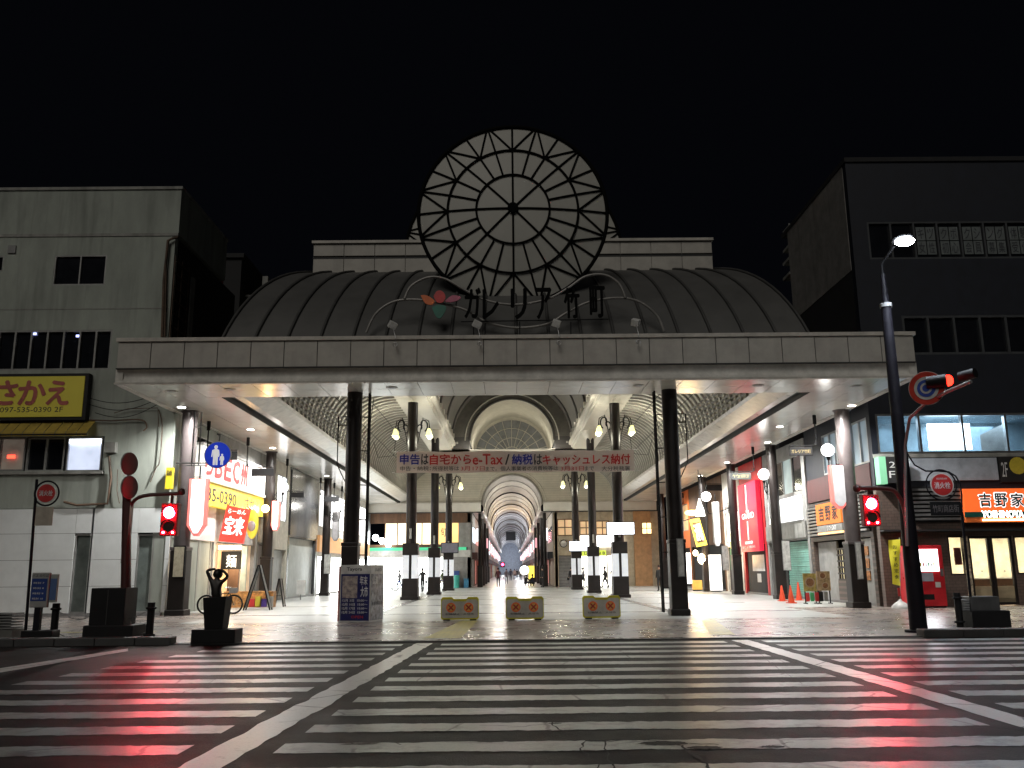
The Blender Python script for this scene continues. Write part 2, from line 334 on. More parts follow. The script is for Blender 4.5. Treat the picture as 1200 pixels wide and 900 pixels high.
# kerbs: low across the crossing, raised at both sides
mbk = MB().box(-8.6, 9.3, 20.55, 20.75, -.019, .006)
kb = mbk.build('kerb', M_kerb); kb['kind'] = 'structure'
for sx, x0, x1 in ((-1, -30, -7.6), (1, 9.3, 32)):
    x = x0
    while x < x1-.01:
        MB().box(x+.004, min(x+.9, x1)-.004, 20.45, 20.85, -.05, .15).build('kerb_stone', M_kerb, kb, bevel=.02); x += .9
for n_, pts in (('left', [(497, 748), (541, 727.5), (560, 727.5), (540, 748)]), ('right', [(822, 727), (838, 727), (862, 744), (832, 744)])):
    flat('tactile_paving', M_tact, [tuple(G(*p))[:2] for p in pts], .006)
flat('tactile_paving', M_tact, [(-14, 24.6), (-9.6, 24.6), (-9.6, 24.9), (-14, 24.9)], .006)
# zebra stripes with worn, uneven edges
bl = (G(237, 895), G(490, 757)); br_ = (G(1190, 842), G(880, 753)); ll = (G(0, 803), G(143, 778))
def lx(p, y): a, b = p; return a.x+(b.x-a.x)*(y-a.y)/(b.y-a.y)
def stripe(x0, x1, yc, hw, name='crossing_stripe', m=None, slant0=None):
    n = max(6, int((x1-x0)/.05)); top = []; bot = []
    for i in range(n+1):
        x = x0+(x1-x0)*i/n; q = pnoise(Vector((x*2.1, yc, 0)))*.04+pnoise(Vector((x*13, yc*3, 5)))*.035; e = pnoise(Vector((x*2.3, yc+7, 3)))*.04+pnoise(Vector((x*12, yc*3, 9)))*.035
        bot.append((x, yc-hw+q, -.016)); top.append((x, yc+hw+e, -.016))
    MB().add(bot+top, [(i, i+1, n+2+i, n+1+i) for i in range(n)]).build(name, m or M_paint, road)
for i in range(-3, 13):
    yc = 8.5+1.027*i
    if yc > 20.2: break
    hw = .225
    L_, B1, B2 = lx(ll, yc), lx(bl, yc), lx(br_, yc)
    stripe(max(L_, -8.5), B1-.42, yc, hw); stripe(B1+.42, B2-.42, yc, hw); stripe(B2+.42, 14.5, yc, hw)
for p, hw in ((bl, .185), (br_, .185)):
    rows = []; n = 120
    for i in range(n+1):
        y = 4+16.2*i/n; x = lx(p, y); q = pnoise(Vector((y*3, x, 0)))*.04; e = pnoise(Vector((y*3, x, 8)))*.04; rows.append([Vector((x-hw+q, y, -.015)), Vector((x+hw+e, y, -.015))])
    MB().grid(rows, False).build('crossing_border_line', M_band, road)
M_crack = mat('open_crack', (.006, .006, .006), .8)
def crack(pts, wd):
    pts = [G(x, y) for x, y in pts]; P = []
    for i in range(len(pts)-1):
        for k in range(8): q = pts[i].lerp(pts[i+1], k/8); P.append(q+Vector((pnoise(q*5)*.06, pnoise(q*5+Vector((9, 0, 0)))*.06, 0)))
    P.append(pts[-1]); rows = []
    for i, q in enumerate(P):
        d = (P[min(i+1, len(P)-1)]-P[max(i-1, 0)]).normalized(); s_ = Vector((-d.y, d.x, 0))*wd*(.35+abs(pnoise(q*7))*1.6); rows.append([Vector((*(q-s_).xy, -.0115)), Vector((*(q+s_).xy, -.0115))])
    MB().grid(rows, False).build('crack', M_crack, road)
for pts, wd in (([(640, 842), (655, 853), (684, 862), (683, 878), (700, 893), (697, 905)], .012), ([(684, 862), (710, 868), (745, 864), (790, 868), (842, 871)], .02), ([(708, 868), (712, 885), (722, 900)], .012), ([(770, 868), (800, 872), (815, 884), (838, 902)], .022), ([(395, 866), (420, 871), (455, 868), (470, 871)], .008), ([(210, 812), (240, 802), (262, 790), (300, 778)], .006), ([(560, 848), (610, 850), (640, 847)], .008), ([(860, 878), (905, 872), (930, 868)], .010), ([(888, 762), (905, 778), (940, 800)], .005)): crack(pts, wd)
def wornpatch(cx_, cy_, rx, ry):
    c = G(cx_, cy_); k = c.y/FPX; MB().add([Vector((c.x+rx*k*math.cos(a)*(1+.5*pnoise(Vector((a*3, cx_, 0)))), c.y+ry*math.sin(a)*(1+.5*pnoise(Vector((a*4, cy_, 2)))), -.013)) for a in [i*math.pi/18 for i in range(36)]], [tuple(range(36))]).build('worn_patch', M_asph, road)
for a in ((778, 869, 26, .10), (700, 866, 14, .05), (826, 874, 20, .07), (576, 867, 16, .04), (420, 870, 22, .03), (905, 873, 14, .05), (650, 846, 8, .03)): wornpatch(*a)
stripe_pts = [G(0, 782), G(150, 759), G(150, 762), G(0, 787)]
flat('stop_line', M_band, [(p.x, p.y) for p in stripe_pts][::-1], -.0155, None, road)
mh = G(684, 0, 0) if False else None
o = MB().cyl((9.0, 25.5, .003), (9.0, 25.5, .012), .33, n=20).build('manhole_cover', M_grey); tag(o, 'round dark manhole cover set in the pavement left of the traffic cones', 'manhole cover')

# ================================================================= ENTRANCE CANOPY AND HALL
XL, XR, ZS, ZT = -13.1, 13.72, 7.75, 9.3
M_fas = mat('fascia_stone_panel', (.42, .40, .36), .6, var=.12, scale=1.5, dirt=.25, bump=.1); M_lip = mat('fascia_lip', (.50, .47, .42), .55); M_cove = mat('fascia_cove', (.60, .58, .53), .6, dirt=.2)
M_sof = mat('soffit_panel_enamel', (.60, .58, .53), .22, var=.06, scale=.7); M_vault = mat('vault_sheet', (.62, .59, .50), .55, var=.1); M_rib = mat('vault_rib', (.27, .255, .22), .5)
M_lou = mat('vault_louvre', (.16, .15, .13), .6); M_band2 = mat('gutter_band', (.60, .58, .54), .3, dirt=.3); M_slot = mat('dark_slot', (.03, .03, .03), .7); M_beam = mat('beam_ceiling_panel', (.58, .55, .47), .5, var=.06)
hall = thing('arcade_entrance_hall', 'wide arcade entrance canopy with domed metal roof, dark columns and ribbed vaults', 'arcade', (AX, FR, 0))
n = 24; wdt = (XR-XL)/n
for i in range(n):
    a = XL+wdt*i
    MB().box(a+.012, a+wdt-.012, FR, FR+.12, 8.28, 9.17).build('fascia_panel', M_fas, hall, bevel=.008)
MB().box(XL+.02, XR-.02, FR+.03, FR+.5, 8.26, 9.2).build('fascia_backing', M_slot, hall)
MB().box(XL-.06, XR+.06, FR-.07, FR+.7, 9.18, 9.31).build('coping', M_lip, hall, bevel=.01)
rows = [[Vector((x, FR+.02+.30*math.sin(t*math.pi)*.5, ZS+.02+.5*t)) for x in (XL, XR)] for t in [i/8 for i in range(9)]]
MB().grid(rows).build('fascia_cove', M_cove, hall)
MB().box(XL, XR, FR-.03, FR+.06, 8.24, 8.277).build('fascia_joint', M_slot, hall)
MB().box(XL-.02, XR+.02, FR-.04, FR+.1, ZS-.03, ZS+.03).build('soffit_edge_trim', M_lip, hall)
for x, s in ((XL, -1), (XR, 1)):   # side returns of the fascia
    for j in range(4):
        y = FR+.13+1.25*j; MB().box(x, x-s*.12, y+.01, y+1.24, 8.28, 9.17).build('fascia_panel', M_fas, hall)
    MB().box(x+s*.05, x-s*.2, FR+.1, 83, ZS-.02, 8.26).build('edge_beam', M_cove, hall)
# soffit panels: front strip and side strips
def sof(x0, x1, y0, y1): MB().box(x0+.008, x1-.008, y0+.008, y1-.008, ZS, ZS+.03).build('soffit_panel', M_sof, hall)
for i in range(n):
    a = XL+wdt*i; sof(a, a+wdt, FR+.02, FR+1.35); sof(a, a+wdt, FR+1.35, 31.2)
SL, SR = -10.35, 10.95
for (a, b) in ((XL, SL), (SR, XR)):
    y = 31.2
    while y < 83: sof(a, (a+b)/2, y, y+1.9); sof((a+b)/2, b, y, y+1.9); y += 1.9
MB().box(AX-8.2, AX+8.2, 31.25, 31.45, ZS+.04, 11.1).box(XL+.05, XR-.05, 31.27, 31.4, ZS+.04, 9.0).build('front_bulkhead', M_cream, hall)
MB().box(XL+.05, SL, 31.4, 83, ZS+.04, ZS+.1).build('soffit_backing', M_slot, hall); MB().box(SR, XR-.05, 31.4, 83, ZS+.04, ZS+.1).build('soffit_backing', M_slot, hall); MB().box(XL+.05, XR-.05, FR+.6, 31.2, ZS+.04, ZS+.1).build('soffit_backing', M_slot, hall)
BO, BI, ZB = 6.6, 4.85, 11.0     # beams each side of the axis
for s in (-1, 1):
    e = SL if s < 0 else SR
    X = lambda d: e-s*d          # d metres inward from the strip edge
    rows = [[Vector((X(d), y, z)) for d, z in ((0, 7.75), (.02, 7.98), (.2, 8.02), (.24, 7.92))] for y in (31.2, 83)]
    MB().grid(rows, False).build('gutter_slot', M_slot, hall)
    rows = [[Vector((X(d), y, z)) for d, z in ((.24, 7.90), (.5, 7.93), (1.15, 8.22), (1.22, 8.36))] for y in (31.2, 83)]
    MB().grid(rows, False).build('gutter_band', M_band2, hall)
    x1 = X(1.2); x2 = AX+s*BO; rx = abs(x2-x1)
    def prof(t, g=0): a = t*math.pi/2; return Vector((x2+s*(rx-g)*math.cos(a), 0, 8.34+(ZB-8.34-g)*math.sin(a)))
    T = [i/16 for i in range(17)]
    for j, (ya, yb) in enumerate(((31.4, 48), (48, 66), (66, 83))):
        MB().grid([[prof(t)+Vector((0, y, 0)) for t in T] for y in (ya, yb)]).build('vault_sheet', M_vault, hall)
    rb = MB(); pr0 = [prof(t, .0) for t in T]; pr1 = [prof(t, .09) for t in T]
    vs = []
    for a, b in zip(pr0, pr1): vs += [a+Vector((0, -.11, 0)), b+Vector((0, -.08, 0)), b+Vector((0, .08, 0)), a+Vector((0, .11, 0))]
    rb.add(vs, [(4*i+k, 4*i+(k+1), 4*i+5+k, 4*i+4+k) for i in range(16) for k in range(3)], True)
    r0 = rb.build('vault_rib', M_rib, hall, local=True); base = -wloc(hall); r0.location = base+Vector((0, 31.8, 0)); y = 31.8+.8
    while y < 82.8: rep(r0, base+Vector((0, y, 0))); y += .8
    # short louvre blades low on the near part of the vault
    lb = MB()
    for k in range(6):
        t = .03+k*.05; p = prof(t, .05); q = prof(t+.02, .12); lb.add([p+Vector((0, -.3, 0)), q+Vector((0, -.3, 0)), q+Vector((0, .3, 0)), p+Vector((0, .3, 0))], [(0, 1, 2, 3)])
    l0 = lb.build('louvre', M_lou, hall, local=True); l0.location = base+Vector((0, 32.2, 0)); y = 33.0
    while y < 56: rep(l0, base+Vector((0, y, 0))); y += .8
    for k, t in enumerate((.42, .72)):
        MB().tube([prof(t, .16)+Vector((0, y, .03*math.sin(y))) for y in range(32, 83, 3)], .018, 5).build('cable', M_black, hall)
    for yb in (36, 46, 56):       # hanging service frames
        p = prof(.35, .1); MB().tube([p+Vector((0, yb, 0)), p+Vector((-s*.3, yb, -1.0)), p+Vector((-s*1.3, yb, -.9)), p+Vector((-s*1.5, yb, .9))], .02, 5).build('cable_hanger', M_black, hall)
    # beam: ceiling panels, cornice, brackets
    xa, xb = sorted((AX+s*BO, AX+s*BI)); y = 31.4; xm = (xa+xb)/2
    while y < 80: MB().box(xa, xm-.01, y+.01, y+2.38, ZB, ZB+.05).build('beam_panel', M_beam, hall); MB().box(xm+.01, xb, y+.01, y+2.38, ZB, ZB+.05).build('beam_panel', M_beam, hall); y += 2.4
    c = AX+s*BI
    MB().grid([[Vector((c-s*d, y, z)) for d, z in ((0, 11.0), (.02, 11.12), (.12, 11.14), (.14, 11.3), (.3, 11.34), (.32, 11.55), (.1, 11.6))] for y in (31.4, 70)], False).build('cornice', M_beam, hall)
    for j in range(12): MB().box(c-s*.0, c-s*.38, 44+2.1*j, 44.35+2.1*j, 11.56, 11.9).build('cornice_bracket', M_beam, hall)
    MB().box(c-s*.0, c+s*.3, 31.5, 70, 11.5, 11.75).build('beam_edge', M_cove, hall)
# centre barrel: dark, then pale ring and fanlight
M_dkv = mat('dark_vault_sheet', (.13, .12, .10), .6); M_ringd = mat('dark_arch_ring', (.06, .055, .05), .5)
def arc(r, z, y, n=24, a0=0, a1=math.pi): return [Vector((AX+r*math.cos(a0+(a1-a0)*i/n), y, z+r*math.sin(a0+(a1-a0)*i/n))) for i in range(n+1)]
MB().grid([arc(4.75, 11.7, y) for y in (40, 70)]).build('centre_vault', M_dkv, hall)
for y in (44, 50, 56, 62, 68): MB().tube(arc(4.7, 11.7, y), .09, 6).build('arch_rib', M_ringd, hall)
R2 = W(650, 520, 70).x-AX; Z2 = W(600, 467, 70).z-R2
v = arc(4.75, 11.7, 70.02); v2 = arc(R2, Z2, 70.02)
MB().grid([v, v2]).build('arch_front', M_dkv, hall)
MB().tube(arc(R2, Z2, 70), .10, 6).build('arch_ring', M_ringd, hall); MB().tube(arc(R2+.35, Z2, 69.9), .05, 6).build('arch_ring', M_beam, hall)
MB().grid([arc(R2, Z2, y) for y in (70, 79)]).build('inner_barrel', M_vault, hall)
R3 = (W(642, 532, 79).x-W(556, 532, 79).x)/2; Z3 = W(600, 492, 79).z-R3
MB().grid([arc(R2, Z2, 79), arc(R3, Z3, 79.01)]).build('fanlight_wall', M_vault, hall)
M_fan = mat('fanlight_glass', (.20, .21, .22), .3)
MB().add([Vector((AX, 79.05, Z3))]+arc(R3, Z3, 79.05), [(0, i+1, i+2) for i in range(24)]).build('fanlight_glass', M_fan, hall)
fan = MB()
for r in (R3, R3*.76, R3*.5, R3*.25): fan.tube(arc(r, Z3, 78.98), .035, 5)
for k in range(1, 12): a = math.pi*k/12; fan.cyl((AX+.25*R3*math.cos(a), 78.97, Z3+.25*R3*math.sin(a)), (AX+R3*math.cos(a), 78.97, Z3+R3*math.sin(a)), .03, n=5)
fan.build('fanlight_bars', M_beam, hall)
for s in (-1, 1): MB().box(AX+s*R2, AX+s*5.0, 70, 72, 11.0, Z2+.3).build('arch_springer', M_ringd, hall)
MB().box(AX-6.7, AX+6.7, 70, 83, 11.0, 11.05).build('cross_ceiling', M_beam, hall)
# end wall with the arch to the shopping street
M_line = tilemat('lined_wall', (.52, .49, .40), (.50, .47, .39), (.36, .34, .28), 3, .22, .5, .015, .15, .4, 'xz')
AR, AZ = 2.8, 7.55
ew = MB(); xs0 = [AX-AR*math.cos(math.pi*i/24) for i in range(25)]
for i in range(24):
    za = AZ+AR*math.sin(math.pi*i/24); zb = AZ+AR*math.sin(math.pi*(i+1)/24); ew.add([(xs0[i], 83, za), (xs0[i+1], 83, zb), (xs0[i+1], 83, 11.05), (xs0[i], 83, 11.05)], [(0, 1, 2, 3)])
for a, b in ((-10.2, AX-AR), (AX+AR, 10.8)): ew.add([(a, 83, 7.7), (b, 83, 7.7), (b, 83, 11.05), (a, 83, 11.05)], [(0, 1, 2, 3)])
ew.build('end_wall', M_line, hall)
for a, b in ((-13.2, AX-AR-.12), (AX+AR+.12, 13.8)):
    MB().box(a, b, 82.8, 83.02, 6.9, 7.72).build('white_band', M_sof, hall); MB().box(a, b, 82.7, 83.0, 6.82, 6.9).build('band_trim', M_slot, hall)
    MB().box(a, b, 82.72, 83.0, 7.72, 7.8).build('band_trim', M_lip, hall)
MB().tube([Vector((AX+(AR+.02)*math.cos(math.pi*i/24), 82.95, AZ+(AR+.02)*math.sin(math.pi*i/24))) for i in range(25)], .10, 6).build('arch_ring', M_rib, hall)
MB().tube([Vector((AX+(AR+.4)*math.cos(math.pi*i/24), 82.97, AZ+(AR+.4)*math.sin(math.pi*i/24))) for i in range(25)], .05, 6).build('arch_ring', M_beam, hall)

# ---- roof outside
M_roof = mat('roof_sheet_metal', (.095, .094, .09), .55, .0, var=.12, scale=.6, dirt=.12); M_seam = mat('roof_seam', (.055, .054, .052), .6)
P0, P1, P2 = (29.3, 9.3), (31.0, 12.6), (37.6, W(600, 318, 37.6).z)
def rp(s): a, b, c = (1-s)**2, 2*s*(1-s), s*s; return P0[0]*a+P1[0]*b+P2[0]*c, P0[1]*a+P1[1]*b+P2[1]*c
HWD = (W(948, 390, 29.3).x-W(258, 396, 29.3).x)/2
def rx_(k, s): return AX+k*(HWD-1.15*s)
seams = [i/9 for i in range(-9, 10)]
NS = 12
for i in range(18):
    k0, k1 = seams[i], seams[i+1]
    rows = [[Vector((rx_(k0+(k1-k0)*q/3, s), *rp(s))) for q in range(4)] for s in [j/NS for j in range(NS+1)]]
    MB().grid(rows).build('roof_sheet', M_roof, hall)
for i, k in enumerate(seams):
    MB().tube([Vector((rx_(k, j/NS), rp(j/NS)[0]-.03, rp(j/NS)[1]+.03)) for j in range(NS+1)], .055, 6).build('roof_seam', M_seam, hall)
for s in (-1, 1):    # rounded ends
    rows = [[Vector((rx_(s, j/NS)+s*(.0+q*.12), rp(j/NS)[0]+q*2.2*(1-.0*j), rp(j/NS)[1]-.0*q)) for j in range(NS+1)] for q in range(5)]
    vs = [r[j] for r in rows for j in range(NS+1)]
    MB().grid(rows).build('roof_end', M_roof, hall)
# parapet of stone blocks behind the roof
pa = R(('f', 36.9), 367, 835, 281, 318)
z0, z1 = pa[2], pa[3]; zm = (z0+z1)/2
for j, (za, zb, dd) in enumerate(((z0-.4, zm-.10, 0), (zm+.05, z1-.12, 0))):
    m = 13
    for i in range(m):
        a = pa[0]+(pa[1]-pa[0])*i/m; b = pa[0]+(pa[1]-pa[0])*(i+1)/m
        MB().box(a+.012, b-.012, 36.9, 37.3, za, zb).build('parapet_block', M_fas, hall, bevel=.01)
MB().box(pa[0]+.05, pa[1]-.05, 36.98, 38.5, z0-.5, z1-.13).build('parapet_core', M_cove, hall)
MB().box(pa[0]-.06, pa[1]+.06, 36.8, 38.6, z1-.12, z1).build('coping', M_lip, hall); MB().box(pa[0]-.02, pa[1]+.02, 36.96, 37.2, zm-.10, zm+.05).build('parapet_groove', M_slot, hall)
# curved white pipes in front of the roof
M_pipe = mat('grey_pipe', (.26, .25, .235), .4, .3)
def pipe(pts, Y): MB().tube([W(x, y, Y) for x, y in pts], .05, 6).build('decor_pipe', M_pipe, hall)
def smooth(p, n=6):
    out = []
    for i in range(len(p)-1):
        a = p[max(0, i-1)]; b = p[i]; c = p[i+1]; d = p[min(len(p)-1, i+2)]
        for k in range(n):
            t = k/n; out.append(tuple(.5*((2*b[j])+(-a[j]+c[j])*t+(2*a[j]-5*b[j]+4*c[j]-d[j])*t*t+(-a[j]+3*b[j]-3*c[j]+d[j])*t**3) for j in (0, 1)))
    return out+[p[-1]]
lp = smooth([(429, 390), (440, 368), (460, 354), (485, 351), (515, 355), (545, 363), (570, 377), (603, 384), (640, 380), (665, 366), (690, 354), (725, 349), (750, 354), (770, 370), (778, 388)])
pipe(lp, 29.15)
pipe(smooth([(474, 350), (482, 335), (502, 325), (522, 327), (545, 340), (570, 352), (603, 357), (640, 351), (665, 338), (686, 324), (708, 322), (725, 332), (733, 349)]), 29.1)

# ---- the big round grilles
M_dish = mat('dish_panel', (.37, .365, .33), .55, var=.05, scale=.6, dirt=.08); M_spoke = mat('dish_spoke', (.006, .006, .006), .9, spec=.05)
def dish(cxp, cyp, rpx, Y, label, back=False):
    c = W(cxp, cyp, Y); r = (W(cxp+rpx, cyp, Y)-W(cxp-rpx, cyp, Y)).x/2
    t = thing('round_roof_ornament', label, 'ornament', (c.x, c.y, c.z))
    def P(rr, a, off=0): rr *= r; return Vector((c.x+rr*math.cos(a), c.y-off-.55*(1-(rr/r)**2), c.z+rr*math.sin(a)))
    def sector(r0, r1, a0, a1, n=3, m=2):
        rows = [[P(r0+(r1-r0)*j/m, a0+(a1-a0)*i/n) for i in range(n+1)] for j in range(m+1)]; MB().grid(rows).build('panel', M_dish, t)
    D = math.radians
    for k in range(8): sector(.02, .38, D(45*k+.8), D(45*k+44.2), 6, 2)
    for k in range(24): sector(.385, .675, D(15*k+.4), D(15*k+14.6)); sector(.68, .985, D(15*k+.3), D(15*k+14.7))
    def bar(p, q, rad): MB().cyl(p, q, rad, n=6).build('spoke', M_spoke, t)
    def bars(r0, r1, a0, a1, rad=.038):
        A_, B_ = Vector((r0*math.cos(a0), r0*math.sin(a0), 0)), Vector((r1*math.cos(a1), r1*math.sin(a1), 0)); pts = []
        for j in range(4): q_ = A_.lerp(B_, j/3); pts.append(P(q_.length, math.atan2(q_.y, q_.x), .03))
        MB().tube(pts, rad, 6).build('spoke', M_spoke, t)
    for k in range(8): bars(.03, .38, D(45*k), D(45*k))
    for k in range(24):
        bars(.38, .68, D(15*k), D(15*k)); bars(.68, .99, D(15*k), D(15*k))
    for k in range(12): bars(.68, .99, D(30*k), D(30*k+14)); bars(.68, .99, D(30*k), D(30*k-14))
    for rr, rad in ((.38, .04), (.68, .045), (.99, .07)): MB().tube([P(rr, D(5*i), .05) for i in range(72)], rad, 6, True).build('ring', M_spoke, t)
    MB().cyl(P(0, 0, .12), P(0, 0, -.1), .2, n=16).build('hub', M_spoke, t)
    MB().cyl((c.x, c.y+.05, c.z), (c.x, c.y+.25, c.z), r*1.0, n=64).build('rim', M_spoke, t)
    MB().grid([[P(1, D(5*i)) for i in range(73)], [P(.985, D(5*i))+Vector((0, .0, 0)) for i in range(73)]]).build('rim_edge', M_spoke, t)
    for a in (-2.2, -.9): MB().cyl(P(.8, a, -.3), (c.x+r*.5*math.cos(a)*1.2, c.y+1.6, c.z-r*1.0), .09, n=8).build('support', M_spoke, t)
    return t
dish(601, 251, 111.5, 31.2, 'large round white disc with black spokes above the arcade name, nearer of the two')
dish(602, 303, 129, 39.2, 'round white disc mostly hidden behind the nearer spoked disc')

# ---- arcade name, flower emblem and spotlights on the canopy edge
sg = thing('arcade_name_sign', 'black standing letters of the arcade name in front of the domed roof', 'sign', tuple(W(628, 385, 29.0)))
xs = [(555, 338, 378), (582, 338, 374), (609, 338, 373), (641, 338, 375), (669, 338, 377), (699, 338, 377)]
for ch, (x, yt, yb) in zip('ガレリア竹町', [(554, 338, 373), (575, 340, 374), (608, 339, 374), (637, 338, 374), (670, 338, 373), (700, 336, 372)]):
    a, b = W(x-9, yt, 28.98), W(x+9, yb, 28.98); text(ch, M_spoke, sg, (a+b)/2, (1, 0, 0), (0, 0, 1), b.x-a.x, a.z-b.z, 'letter', .05, .04)
MB().cyl(W(540, 377, 29.05), W(713, 374, 29.05), .02, n=6).build('letter_rail', M_black, sg)
for x in (555, 609, 669): MB().cyl(W(x, 377, 29.05), W(x, 398, 29.05), .02, n=6).build('stay', M_black, sg)
em = thing('flower_emblem', 'flower emblem with red bud, orange and pink petals and green leaf left of the name', 'emblem', tuple(W(515, 350, 29)))
def petal(pts, m, nm, y=28.95): MB().prism([(W(x, yy, y).x, W(x, yy, y).z) for x, yy in smooth(pts+[pts[0]], 3)[:-1]][::-1], (0, y, 0), (1, 0, 0), (0, 0, 1), .06).build(nm, m, em)
petal([(508, 347), (512, 341), (518, 341), (522, 347), (519, 354), (512, 354)], M_red, 'bud', 28.9)
petal([(493, 346), (500, 346), (509, 352), (506, 357), (498, 355)], M_orange, 'petal'); petal([(521, 353), (530, 346), (540, 348), (536, 352), (528, 354)], mat('pink_sheet', (.5, .12, .2), .5), 'petal')
petal([(506, 360), (514, 357), (523, 360), (517, 372), (511, 371)], mat('teal_sheet', (.02, .16, .11), .5), 'leaf')
for i, (x, y, rz, lab) in enumerate(((460, 381, .5, 'leftmost'), (559, 380, .4, 'second from left'), (652, 379, 0, 'third from left'), (745, 378, -.5, 'rightmost'))):
    p = W(x, y, 28.75); q = W(x+3, y+22, 28.45)
    t = thing('spotlight', lab+' of the four unlit white spotlights on the canopy edge', 'spotlight', tuple(q), 0, 'spotlights on the canopy edge')
    pp = p-q
    MB().tube([(0, .2, 0), (0, 0, -.02), (.02, -.03, .2), tuple(pp)], .014, 6).build('bracket', M_chrome, t, local=True)
    b = MB().box(-.14, .14, -.1, .1, -.12, .12).build('housing', M_white, t, local=True, bevel=.02); b.location = pp; b.rotation_euler = (.5, .35, rz)
    MB().tube([(.07*math.cos(a), -.02, .07*math.sin(a)-.02) for a in [k*.785 for k in range(8)]], .015, 5, True).build('clamp', M_chrome, t, local=True)

# ---- columns
M_poster = mat('column_poster', (.55, .55, .52), .4, var=.3, scale=4); M_panelglass = emit('column_light_panel', (.93, .96, 1), .55, .2)
def column(x, y, ztop, r=.26, kind='plain', cap=True, m=M_bronze):
    c = MB().cyl((x, y, 2.55 if kind == 'ad' else 0), (x, y, ztop), r, n=20, cap=False).build('column', m, hall)
    if kind != 'ad':
        hb = 2.4 if kind == 'big' else 2.2; r0_ = r; r = r*.9
        MB().box(x-r*1.14, x+r*1.14, y-r*1.14, y+r*1.14, .12, hb).build('column_base', M_bronze, c, bevel=.03)
        MB().box(x-r*1.35, x+r*1.35, y-r*1.35, y+r*1.35, 0, .22).build('plinth', M_bronze, c, bevel=.03)
        MB().box(x-r*1.2, x+r*1.2, y-r*1.2, y+r*1.2, hb, hb+.12).build('collar', m, c, bevel=.02)
    else:
        MB().box(x-r*1.5, x+r*1.5, y-r*1.5, y+r*1.5, .16, 1.15).build('column_base', m, c, bevel=.02); MB().box(x-r*1.75, x+r*1.75, y-r*1.75, y+r*1.75, 0, .17).build('plinth', m, c, bevel=.02)
        MB().box(x-.07, x+.07, y-.3, y-.2, 1.15, 2.4).build('panel_post', m, c)
        for s in (-1, 1): MB().box(x+s*.08, x+s*r*1.45, y-r*1.2, y+r*1.2, 1.15, 2.4).build('light_panel', M_panelglass, c)
        MB().box(x-r*1.45, x+r*1.45, y-r*1.4, y+r*1.4, 2.4, 3.05).build('collar', m, c, bevel=.02)
        MB().box(x-.06, x+.06, y-r*1.42, y-r-.02, 3.3, 3.85).build('notice', M_poster, c)
    if cap: MB().lathe((x, y, ztop), [(r, -.35), (r*1.1, -.33), (r*1.1, -.22), (r, -.2), (r*1.05, -.1), (r*1.35, -.02), (r*1.35, 0)], 20).build('capital', m, c)
    return c
cl = column(-5.42, 30.6, ZS, .27, 'big', False); cr_ = column(5.72, 30.6, ZS, .27, 'big', False)
# climbing ladders / cable trays beside the two front columns
for cc, x in ((cl, -4.93), (cr_, 5.22)):
    mb = MB(); s = 1 if x < 0 else -1
    mb.cyl((x, 30.7, .1), (x, 30.7, ZS), .035, n=8); mb.cyl((x, 30.95, .1), (x, 30.95, ZS), .035, n=8)
    z = .5
    while z < ZS: mb.cyl((x, 30.7, z), (x, 30.95, z), .018, n=5); mb.cyl((x, 30.8, z), (x-s*.25, 30.7, z), .02, n=5) if int(z*10) % 3 == 0 else 0; z += .4
    mb.build('ladder', M_black, cc)
    mb = MB(); xx = x-s*1.05; mb.tube([(xx+s*.3, 30.6, 6.9), (xx, 30.6, 6.9), (xx-s*.0, 30.6, 5.2), (xx+s*.3, 30.6, 4.6)], .02, 5); mb.tube([(xx+s*.3, 30.6, 6.6), (xx+s*.0, 30.6, 6.6)], .02, 5); mb.build('cable_guard', M_black, cc)
for x, y in ((-5.45, 49.6), (6.2, 50.4), (-5.0, 59.8), (5.68, 60.6), (-4.85, 71.6), (5.3, 70.8)): column(x, y, ZB, .29 if y < 55 else .27, 'ad', y > 55)
for x, y in ((-5.0, 59.8), (5.68, 60.6)):
    MB().lathe((x, y, ZB), [(.3, -.9), (.3, -.7), (.55, -.2), (.6, 0)], 4).build('white_capital', M_beam, hall)
M_side = mat('side_column_paint', (.10, .085, .085), .35, .2)
for x, y in ((-12.45, 34.0), (-12.45, 46), (-12.3, 60), (-12.3, 71), (13.5, 35.0), (13.55, 45.1), (13.55, 53.5), (13.4, 61), (12.9, 70), (12.9, 75)):
    column(x, y, ZS, .30 if y < 40 else .26, 'big' if y < 40 else 'plain', True, M_side if y < 36 else M_bronze)
# ceiling downlights
n_ = 0
def downlight(x, y, lit, z=ZS, e=0, where=''):
    t = MB().lathe((x, y, z), [(.17, -.012), (.2, -.012), (.2, 0.0)], 18).build('downlight_trim', M_lip, hall)
    MB().cyl((x, y, z-.014), (x, y, z-.02), .15, n=18).build('downlight', E_disc if lit else M_grey, t)
    if lit: lamp('SPOT', (x-(1 if x > 0 else -1)*.9, y-.2, z-.05), e, (1, .985, .95), .12, 165)
E0 = 2700
for x, y in ((-12.45, 33.0), (-12.0, 44.5), (-12, 58), (-12, 70), (13.5, 33.9), (13.1, 44), (13.1, 52.5), (13.1, 60), (13.1, 72)): downlight(x, y, True, e=E0)
for x, y in ((-11.4, 38.5), (12.2, 39.0)): downlight(x, y, True, e=2200)  # two more downlights, added to throw light on the banner
for x, y in ((-9.6, 29.8), (-4.0, 29.7), (4.5, 29.7), (8.7, 29.9), (-11.7, 30), (12.2, 30.1)): downlight(x, y, False)
